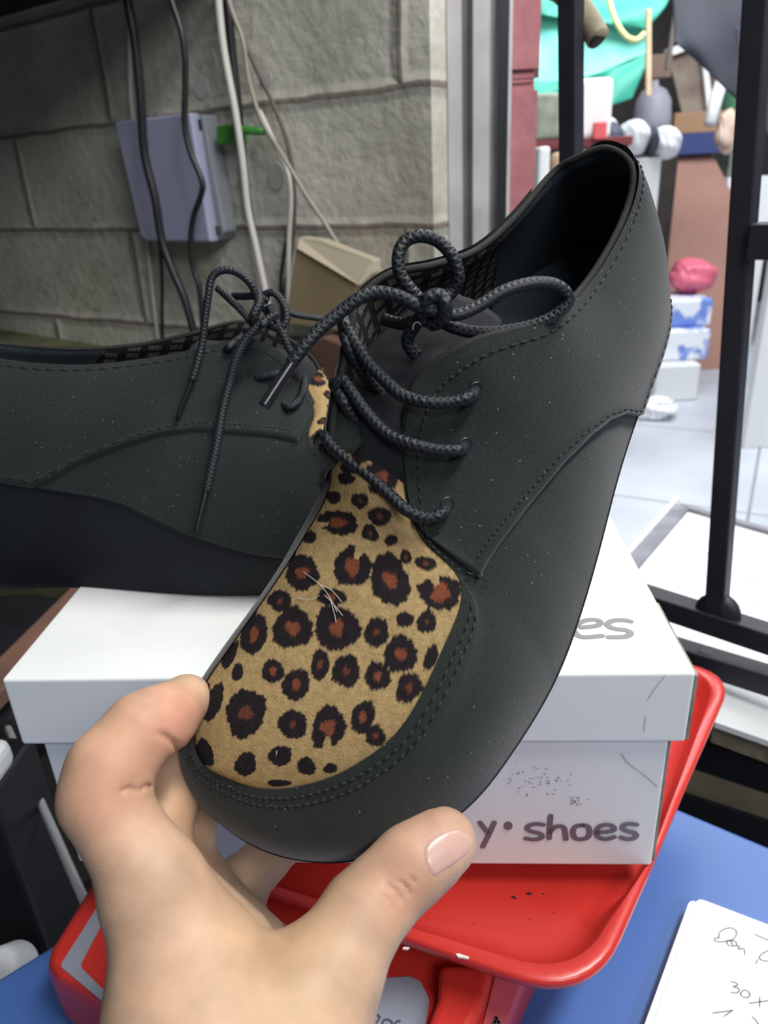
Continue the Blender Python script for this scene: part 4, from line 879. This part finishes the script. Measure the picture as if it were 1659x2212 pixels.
tag(tube('green_wire', [WX(500,285,.03), WX(535,282,.032), WX(570,284,.03)], .0055, M_green), 'short green wire running right from the terminal block', 'wire')
cbx = thing('cardboard_box', 'tan cardboard box with a folded top edge against the wall', 'box', WX(700, 640, .04))
prism('panel', [WX(640,535,.10), WX(768,610,.10), WX(765,720,.10), WX(615,700,.10)], -nw*.09, M_cardb, cbx, bev=.002)
prism('top_flap', [WX(645,512,.09), WX(690,518,.09), WX(805,562,.09), WX(806,590,.09), WX(775,618,.105), WX(640,537,.105)], -nw*.02, mat('pale_card', (176, 166, 144), rough=.8), cbx, bev=.002)
tag(prism('wooden_block', [WX(668,735,.12), WX(700,728,.12), WX(800,770,.12), WX(800,900,.12), WX(660,900,.12)], -nw*.08, mat('reddish_wood', (112, 82, 70), (96, 70, 60), scale=20, rough=.8), None, bev=.003), 'reddish brown wooden block between the two shoes', 'block')
# low masonry shelf on which things by the wall stand
M_olive = mat('olive_plaster', (96, 98, 66), (120, 120, 88), scale=14, rough=.9, bump=.5, bscale=120)  # noise-mottled olive plaster colour
tag(prism('trim_4', [Wp(-.005, -.30, 0), Wp(2.8, -.225, 0), Wp(2.8, -.225, .12), Wp(-.005, -.30, .12)], (0, 0, -.85), M_olive), kind='structure')
M_patch = mat('plaster_white', (196, 196, 194), (176, 176, 170), scale=30, rough=.9)
# white junction disc marks on the wall
for (u, v, w_, h_) in ((435,188,15,26),(598,382,18,28),(575,170,12,18)):
    prism_ = prism('plaster_patch', [WX(u+w_*math.cos(a), v+h_*math.sin(a), .001) for a in np.linspace(0, 6.2832, 19)[:-1]], nw*.001, M_patch); tag(prism_, {435: 'oval white plaster patch left of the cables', 598: 'oval white plaster patch right of the green wire', 575: 'small white plaster patch between the cables near the top'}[u], 'plaster patch', 'oval plaster patches on the block wall')

# ------------------------------------------------------------ lower left
M_bag = mat('black_bag', (20, 20, 26), (30, 30, 36), scale=10, rough=.5, bump=.4, bscale=60)
def blob(name, c, r, m, parent=None, seed=0, amp=.12, fr=3.):
    bm = bmesh.new(); bmesh.ops.create_icosphere(bm, subdivisions=5, radius=1)
    rr_ = random.Random(seed); ph = [rr_.uniform(0, 6) for _ in range(6)]
    for v in bm.verts:
        x, y, z = v.co; k = 1+amp*(math.sin(fr*x+ph[0])*math.sin(fr*y+ph[1])+.6*math.sin(2.1*fr*z+ph[2]+x*2)+.4*math.sin(3.3*fr*y+ph[3]+z*3)+.25*math.sin(7*fr*x+ph[4]+5*z))
        v.co = Vector((c[0]+x*k*r[0], c[1]+y*k*r[1], c[2]+z*k*r[2]))
    me = bpy.data.meshes.new(name); bm.to_mesh(me); bm.free(); me.polygons.foreach_set('use_smooth', [True]*len(me.polygons)); me.materials.append(m)
    o = bpy.data.objects.new(name, me); C.objects.link(o)
    if parent is not None: o.parent = parent; o.matrix_parent_inverse = Matrix.Translation(-Vector(parent.location))
    return o
c = P(60, 1800, .95); tag(blob('plastic_bag', (c[0]+.06, c[1]-.02, .155), (.15, .12, .15), M_bag, seed=2), 'crumpled black plastic bag on the dark floor at left', 'bag')
c = PZ(20, 1390, -.36); tag(lathe('stool_seat', (c[0]-.075, c[1]+.05, HC-.43), Z, [(.02, -.70), (.025, -.06), (.10, -.05), (.118, -.03), (.12, .01), (.11, .03), (.06, .038), (.001, .04)], M_bag, None, 40), 'round black padded stool seat left of the shoe box', 'stool')
M_wood = mat('brown_board', (120, 88, 74), (104, 76, 64), scale=25, rough=.7)
wa, wb2 = PZ(-100, 1560, -.37), PZ(165, 1290, -.37); d_ = (wb2-wa); s_ = np.cross(d_/np.linalg.norm(d_), Z)
tag(box('brown_plank', wa, s_*.030, d_*1.2, Z*.015, M_wood, None, .002), 'brown wooden plank behind the left end of the shoe box', 'plank')
ma, mb = P(28, 1600, .62), P(178, 1935, .50)
tag(tube('metal_tube_rail', [ma-(mb-ma)*.1, mb+(mb-ma)*.6], .0032, M_alu, None, 12), 'thin grey metal rail slanting down left of the shoe box', 'rail')
c = P(0, 1660, .50); tag(box('plastic_crate', P(-150, 1735, .50), bx*.042, by*.04, Z*.024, M_white, None, .008, 3), 'white plastic crate corner at the left edge below the lid', 'crate')
tag(box('crate_stand', P(-160, 1735, .51)*np.array([1, 1, 0]), bx*.05, by*.06, Z*(P(-150, 1735, .50)[2]-.001), M_bag, None, .004), 'dark stand under the white crate at the left edge', 'stand')
ro = thing('paper_roll', 'white round roll with a dark hub at lower left', 'roll', P(20, 2090, .46))
rb_ = P(14, 2098, .50); ra_ = R@np.array([-.1, .35, 1.])
lathe('roll', rb_, ra_, [(.014, -.016), (.0165, -.012), (.0165, .008), (.013, .013), (.006, .013)], M_white, ro, 30)
lathe('hub', rb_+R@np.array([-.001, .0, 0]), ra_, [(.0035, .010), (.0035, .0155)], M_irong, ro, 16)

# ------------------------------------------------------------ the yard beyond
def dfl(u, v): return 1.15/-ray(u, v)[2]
def vh(u, v, base):                    # height above base of pixel (u, v) on the upright plane through base
    rr_ = ray(u, v); return rr_[2]*((base-O)[1]/rr_[1])-(base-O)[2]
def cub(name, u0, v0, u1, v1, d, dep, m, parent=None, bev=.006, yaw=0.):
    a = P(u0, v1, d); b = P(u1, v1, d); x = b-a; x[2] = 0; hgt = vh(u0, v0, a)
    y = np.array([-x[1], x[0], 0]); y = y/np.linalg.norm(y)*dep
    ca, sa = math.cos(yaw), math.sin(yaw); y = np.array([y[0]*ca-y[1]*sa, y[0]*sa+y[1]*ca, 0])
    return box(name, a, x, y, Z*hgt, m, parent, bev)
def cubf(*a, **k):                     # the same, but running down to the floor
    o = cub(*a, **k); return o
M_tarp = mat('turquoise_tarp', (120, 226, 208), (150, 240, 228), scale=3, rough=.5); M_tarp2 = mat('green_tarp', (52, 158, 136), (74, 182, 158), scale=5, rough=.5)
tp = thing('tarpaulin', 'large turquoise tarpaulin hanging across the top of the yard', 'tarpaulin', P(1280, 120, 3.4))
def sheet(name, L, Rr, d, m, parent, amp=.012, fr=8, nu=50, nv=24, th=.004, row=None):
    Lp = cr(L, 8); Rp = cr(Rr, 8); Lp = np.stack([np.interp(np.linspace(0, len(Lp)-1, nv), range(len(Lp)), Lp[:, k_]) for k_ in (0, 1)], 1); Rp = np.stack([np.interp(np.linspace(0, len(Rp)-1, nv), range(len(Rp)), Rp[:, k_]) for k_ in (0, 1)], 1); V = []
    for i in range(nu):
        t = i/(nu-1)
        for j in range(nv):
            q = Lp[j]*(1-t)+Rp[j]*t; V.append(P(q[0], q[1]+(row(t, j/(nv-1)) if row else 0), d+amp*math.sin(t*fr+j*.25)+amp*.5*math.sin(t*fr*2.3-j*.3)))
    o = new(name, V, grid_faces(nu, nv), m, parent); s = o.modifiers.new('t', 'SOLIDIFY'); s.thickness = th; return o
sheet('lower_sheet', [(1100,20),(1100,110),(1100,200)], [(1402,55),(1398,130),(1362,205)], 3.4, M_tarp, tp, row=lambda t, j: j*36*math.sin(math.pi*min(1, t*1.0))*(1 if t < .75 else 1))
sheet('upper_fold', [(1090,-60),(1095,-20),(1100,22)], [(1460,-60),(1440,10),(1396,62)], 3.32, M_tarp2, tp)
sheet('hem', [(1110,176),(1110,205),(1110,225)], [(1400,110),(1398,135),(1366,212)], 3.36, M_tarp2, tp, amp=.01, row=lambda t, j: 24*math.sin(math.pi*t)*(1-.0*j))
tag(tube('yellow_cord', cr([P(1308,-60,3.1),P(1316,0,3.1),P(1330,45,3.1),P(1352,78,3.1),P(1375,86,3.1),P(1392,72,3.1)], 8), .011, mat('yellow_cord', (226, 226, 150), rough=.5)), 'yellow cord looping in front of the turquoise tarpaulin', 'cord')
M_pale = mat('pale_wood', (196, 170, 140), (180, 154, 126), scale=20, rough=.8)
def post(name, u, v0, v1, d, w, m, label, cat, tilt=0):
    a = P(u, v1, d); ob = box(name, a, (w, 0, 0), (0, w, 0), P(u+tilt, v0, d)-a, m, None, .003); return tag(ob, label, cat)
post('wooden_stake', 1397, 18, 208, 3.2, .022, M_pale, 'pale wooden stake at the right edge of the tarpaulin', 'stake')
post('wooden_stick', 1438, -60, 150, 3.6, .022, mat('grey_stick', (92, 84, 78), rough=.8), 'thin grey stick leaning in the dark back of the yard', 'stick', 30)
M_navy = mat('navy_cloth', (14, 19, 36), (19, 25, 43), scale=4, rough=.7)
tag(sheet('navy_sheet', [(1450,-80),(1456,60),(1458,90)], [(1720,-80),(1720,100),(1720,330)], 2.7, M_navy, None, amp=.008, fr=6), 'dark navy cloth hanging at the top right corner', 'cloth')
tag(sheet('navy_sheet', [(1590,60),(1600,140),(1603,170)], [(1720,60),(1720,140),(1720,420)], 2.56, M_navy, None, amp=.008, fr=6), 'dark navy cloth strip behind the right grille bar', 'cloth')
# worktop with small things, left of the left bar
d1 = 2.7; ztop = P(1180, 306, d1)[2]
wt = thing('yard_workbench', 'maroon bench in the yard behind the maroon pier, holding small goods', 'bench', (P(1200,306,d1)[0], P(1200,306,d1)[1], 0))
a = P(1120, 306, d1); box('bench_top', a-Z*.03, (.42, 0, 0), (0, .5, 0), Z*.03, mat('maroon_board', (112, 44, 50), rough=.6), wt, .003)
for dx in (.01, .38):
    for dy in (.02, .46): box('leg', np.array([a[0]+dx, a[1]+dy, 0]), (.03, 0, 0), (0, .03, 0), (0, 0, a[2]-.031), M_shelf, wt)
M_og = mat('olive_grey', (120, 128, 116), (150, 156, 144), scale=20, rough=.6)
gd_ = tag(box('appliance', P(1155, 303, d1), (.105, 0, 0), (0, .1, 0), Z*.15, M_og, None, .012, 3), 'grey boxy appliance on the maroon bench', 'appliance')
tag(box('carton', P(1235, 305, d1+.02), (.145, 0, 0), (0, .1, 0), Z*.20, M_white, None, .02, 3), 'bright white carton with rounded top on the maroon bench', 'carton')
tag(box('red_packet', P(1283, 301, d1-.02), (.045, 0, 0), (0, .03, 0), Z*.055, mat('red_pack', (214, 90, 96), rough=.5), None, .003), 'small red packet in front of the white carton', 'packet')
tag(box('narrow_board', np.array([P(1162,400,2.6)[0], P(1162,400,2.6)[1], 0]), (.04, 0, 0), (0, .1, 0), Z*P(1162,318,2.6)[2], M_white, None, .01), 'narrow white board beside the maroon pier', 'board')
tag(box('beige_container', np.array([P(1180,400,2.62)[0]+.03, P(1180,400,2.62)[1], 0]), (.12, 0, 0), (0, .1, 0), Z*P(1180,330,2.62)[2], M_pale, None, .02, 3), 'beige container beneath the maroon bench', 'container')
# heap of white sacks on a white crate
d2 = 3.35; a = P(1300, 345, d2); M_sack = mat('white_sack', (236, 238, 242), rough=.6); M_stripe = mat('dark_stripe', (70, 74, 92), rough=.6)
cr_ = tag(box('tall_white_crate', np.array([a[0], a[1], 0]), (.275, 0, 0), (0, .3, 0), Z*a[2], M_white, None, .01), 'tall white crate in the yard behind the held shoe heel', 'crate')
lb = ['white plastic sack with grey print at the left of the heap', 'round white sack in the middle of the heap', 'white sack overhanging at the right of the heap']
for i, (u, v, ru, rv) in enumerate(((1286,294,50,44),(1368,298,32,38),(1432,310,34,34))):
    rt = thing('white_sack', lb[i], 'sack', P(u, v+rv*.7, d2), 'heap of white sacks'); k = d2/F
    blob('sack_body', P(u, v, d2+.05), (ru*k, .14, rv*k), M_sack, rt, 10+i, .06, 2.6)
    if i != 1: blob('dark_band', P(u+(ru*.55 if i == 0 else -ru*.75), v+(8 if i == 0 else -4), d2-.01), (.014 if i else .06, .10, rv*k*.85), M_stripe, rt, 20+i, .05)
# right of the heap
M_brown = mat('brown_sheet', (156, 116, 104), (168, 126, 112), scale=2.5, rough=.75)
db_ = dfl(1500, 800); q = [P(u, v, db_) for u, v in ((1425,336),(1542,336),(1612,480),(1604,800),(1420,800))]
tag(prism('hardboard_sheet', q, R@np.array([0, 0, -.03])*1, M_brown, None, bev=.004), 'large reddish brown hardboard sheet standing on the yard floor', 'board')
q0 = P(1450, 336, db_-.05)
bb = thing('fruit_carton', 'tan carton with a dark blue lower band resting on the hardboard', 'carton', q0)
wx = (P(1595,336,db_-.05)-q0); wx[2] = 0
box('blue_band', q0, wx, (0, .25, 0), Z*.115, mat('carton_blue', (56, 66, 120), rough=.6), bb, .004); box('tan_upper', q0+Z*.115, wx, (0, .25, 0), Z*.11, mat('carton_tan', (160, 126, 96), rough=.7), bb, .004)
prism('white_mark', [P(1517+5*math.cos(a), 322+5*math.sin(a), db_-.055) for a in np.linspace(0, 6.28, 10)[:-1]], (0, -.002, 0), M_white, bb)
d3 = db_-.02
a = P(1520, 218, db_+.5); b = P(1650, 218, db_+.5)
tag(box('storage_rack', np.array([a[0], a[1], 0]), (b[0]-a[0], 0, 0), (0, .4, 0), Z*a[2], M_shelf, None, .004), 'dark rack carrying brown cartons at the back of the yard', 'rack')
a = P(1378, 306, 3.82); tag(box('dark_stand', np.array([a[0], a[1], 0]), (.22, 0, 0), (0, .3, 0), Z*(a[2]), M_shelf, None, .003), 'dark stand under the grey jug in the yard', 'stand')
tag(prism('leaning_panel', [P(u, v, d3+.05) for u, v in ((1442,112),(1512,92),(1536,270),(1480,271))], (0, .03, 0), mat('dusty_brown', (110, 92, 84), (136, 124, 112), scale=6, rough=.8), None, bev=.003), 'dusty brown panel leaning on the tan carton', 'panel')
tag(prism('white_strip', [P(u, v, d3+.0) for u, v in ((1440,106),(1505,84),(1507,100),(1442,124))], (0, .05, 0), M_white, None, bev=.003), 'white strip along the top of the dusty brown panel', 'strip')
tag(prism('white_bar', [P(u, v, d3-.01) for u, v in ((1512,80),(1522,82),(1546,262),(1532,266))], (0, .03, 0), M_white, None, bev=.003), 'white bar standing along the right of the dusty brown panel', 'bar')
tag(cub('brown_carton', 1528, 92, 1594, 218, db_+.5, .3, mat('carton_brown', (128, 104, 90), (112, 90, 78), scale=5, rough=.8)), 'brown carton under the navy cloth', 'carton')
tag(cub('brown_carton', 1598, 148, 1640, 218, db_+.5, .3, mat('carton_tan2', (150, 116, 96), rough=.8)), 'smaller tan carton right of the brown one', 'carton')
tag(cub('brown_carton', 1398, 118, 1450, 170, 4.2, .25, mat('cardbrown3', (122, 100, 90), rough=.8)), 'brown carton beside the pale stake', 'carton')
k = 3.9/F; c = np.array([a[0]+.11, a[1]+.14, a[2]+.05])
tag(lathe('grey_bucket', c, Z, [(.095, -.05), (.098, .05), (.09, .14), (.06, .19), (.02, .21), (.018, .235)], mat('bucket_grey', (150, 148, 160), rough=.5), None, 28), 'grey rounded jug right of the tarpaulin', 'jug')
c = P(1590, 322, db_+.35); tag(lathe('green_bin', c+Z*.02, Z, [(.10, -.02), (.115, .04), (.12, .28), (.10, .33), (.05, .35)], mat('bin_green', (84, 132, 106), rough=.6), None, 28), 'dull green bin beside the tan carton', 'bin')
tag(tube('white_tube', [P(1534, 268, 3.7), P(1548, 210, 3.7), P(1560, 172, 3.7)], [.03, .032, .03], M_white, None, 14), 'white tube leaning beside the white bar', 'tube')
tag(blob('beige_bag', P(1568, 285, 3.75), (.055, .05, .10), mat('beige_bag', (206, 180, 164), rough=.6), None, 5), 'beige plastic bag in front of the green bin', 'bag')
tag(box('white_carton', np.array([P(1560,480,db_+.2)[0], P(1560,480,db_+.2)[1], 0]), (.30, 0, 0), (0, .3, 0), Z*P(1560,384,db_+.2)[2], M_sack, None, .006), 'white carton behind the right edge of the hardboard', 'carton')
tag(cub('olive_carton', 1570, 325, 1640, 385, db_+.25, .3, M_og), 'olive carton stacked on the white one', 'carton')
# stack on the floor beside the heel
d4 = dfl(1450, 868); a = P(1330, 868, d4); a[2] = 0
zs_ = 0.
def stk(name, u0, v0, u1, v1, m, label, cat, dep=.3):
    A_, B_ = P(u0, v1, d4), P(u1, v1, d4); x = B_-A_; x[2] = 0; global zs_; A_[2] = zs_; hgt = vh(u0, v0, A_)-.002; zs_ += hgt+.002
    return tag(box(name, A_, x, (0, dep, 0), Z*hgt, m, None, .015, 3), label, cat, 'packs stacked on the yard floor')
M_packb = mat('blue_white_pack', (120, 146, 220), (238, 242, 250), scale=9, rough=.5, lo=.42, hi=.5)
stk('goods_pack', 1412, 790, 1506, 868, M_white, 'white pack at the bottom of the floor stack', 'pack'); stk('goods_pack', 1412, 716, 1528, 790, M_packb, 'blue and white pack in the middle of the floor stack', 'pack'); stk('goods_pack', 1412, 650, 1534, 716, M_packb, 'blue and white pack at the top of the floor stack', 'pack')
tag(blob('pink_bag', np.array([P(1492,612,d4+.1)[0], P(1492,612,d4+.1)[1], zs_+.088]), (.12, .12, .09), mat('pink_plastic', (226, 110, 134), rough=.4), None, 7, .08), 'pink plastic bag on top of the floor stack', 'bag')
tag(blob('crumpled_cloth', P(1420, 880, d4-.25)+Z*.0, (.10, .08, .05), M_sack, None, 9, .2), 'crumpled pale cloth on the floor by the stack', 'cloth')
tag(box('white_door_panel', P(1650, 700, 3.0)*np.array([1, 1, 0]), (.5, 0, 0), (0, .05, 0), Z*(P(1650,560,3.0)[2]), M_white, None, .004), 'white panel at the far right behind the grille', 'panel')
# ------------------------------------------------------------ camera
cam = bpy.data.cameras.new('camera'); co = bpy.data.objects.new('camera', cam); C.objects.link(co)
M = Matrix(((R[0][0], R[0][1], R[0][2], 0), (R[1][0], R[1][1], R[1][2], 0), (R[2][0], R[2][1], R[2][2], HC), (0, 0, 0, 1))); co.matrix_world = M
cam.sensor_fit = 'VERTICAL'; cam.sensor_height = 36; cam.lens = F/2212*36; cam.clip_start = .01; cam.clip_end = 60
cam.dof.use_dof = True; cam.dof.focus_distance = .262; cam.dof.aperture_fstop = 17
bpy.context.scene.camera = co
def area(name, loc, to, size, power, col=(1, 1, 1), sy=None):
    l = bpy.data.lights.new(name, 'AREA'); l.energy = power; l.color = col; l.size = size
    if sy: l.shape = 'RECTANGLE'; l.size_y = sy
    o = bpy.data.objects.new(name, l); C.objects.link(o); o.location = loc; o.rotation_euler = (Vector(to)-Vector(loc)).to_track_quat('-Z', 'Y').to_euler(); return o
area('ceiling_lamp', (.75, .15, 2.5), (.1, .6, .9), 1.2, 36, (1, .98, .94), .25)
area('rear_lamp', (.7, -1.2, 2.3), (.0, .5, .9), 1.0, 19, (.96, .97, 1), .5)
area('yard_daylight', (1.6, 2.6, 3.2), (1.5, 3.4, 0), 2.4, 160, (.94, .98, 1), 2.0)  # area light standing in for daylight outdoors
w = bpy.data.worlds.new('World'); bpy.context.scene.world = w; w.use_nodes = True
w.node_tree.nodes['Background'].inputs[0].default_value = (.8, .88, 1, 1); w.node_tree.nodes['Background'].inputs[1].default_value = .14
vs = bpy.context.scene.view_settings; vs.view_transform = 'Standard'; vs.look = 'None'; vs.gamma = 1; vs.use_curve_mapping = False; vs.exposure = 0
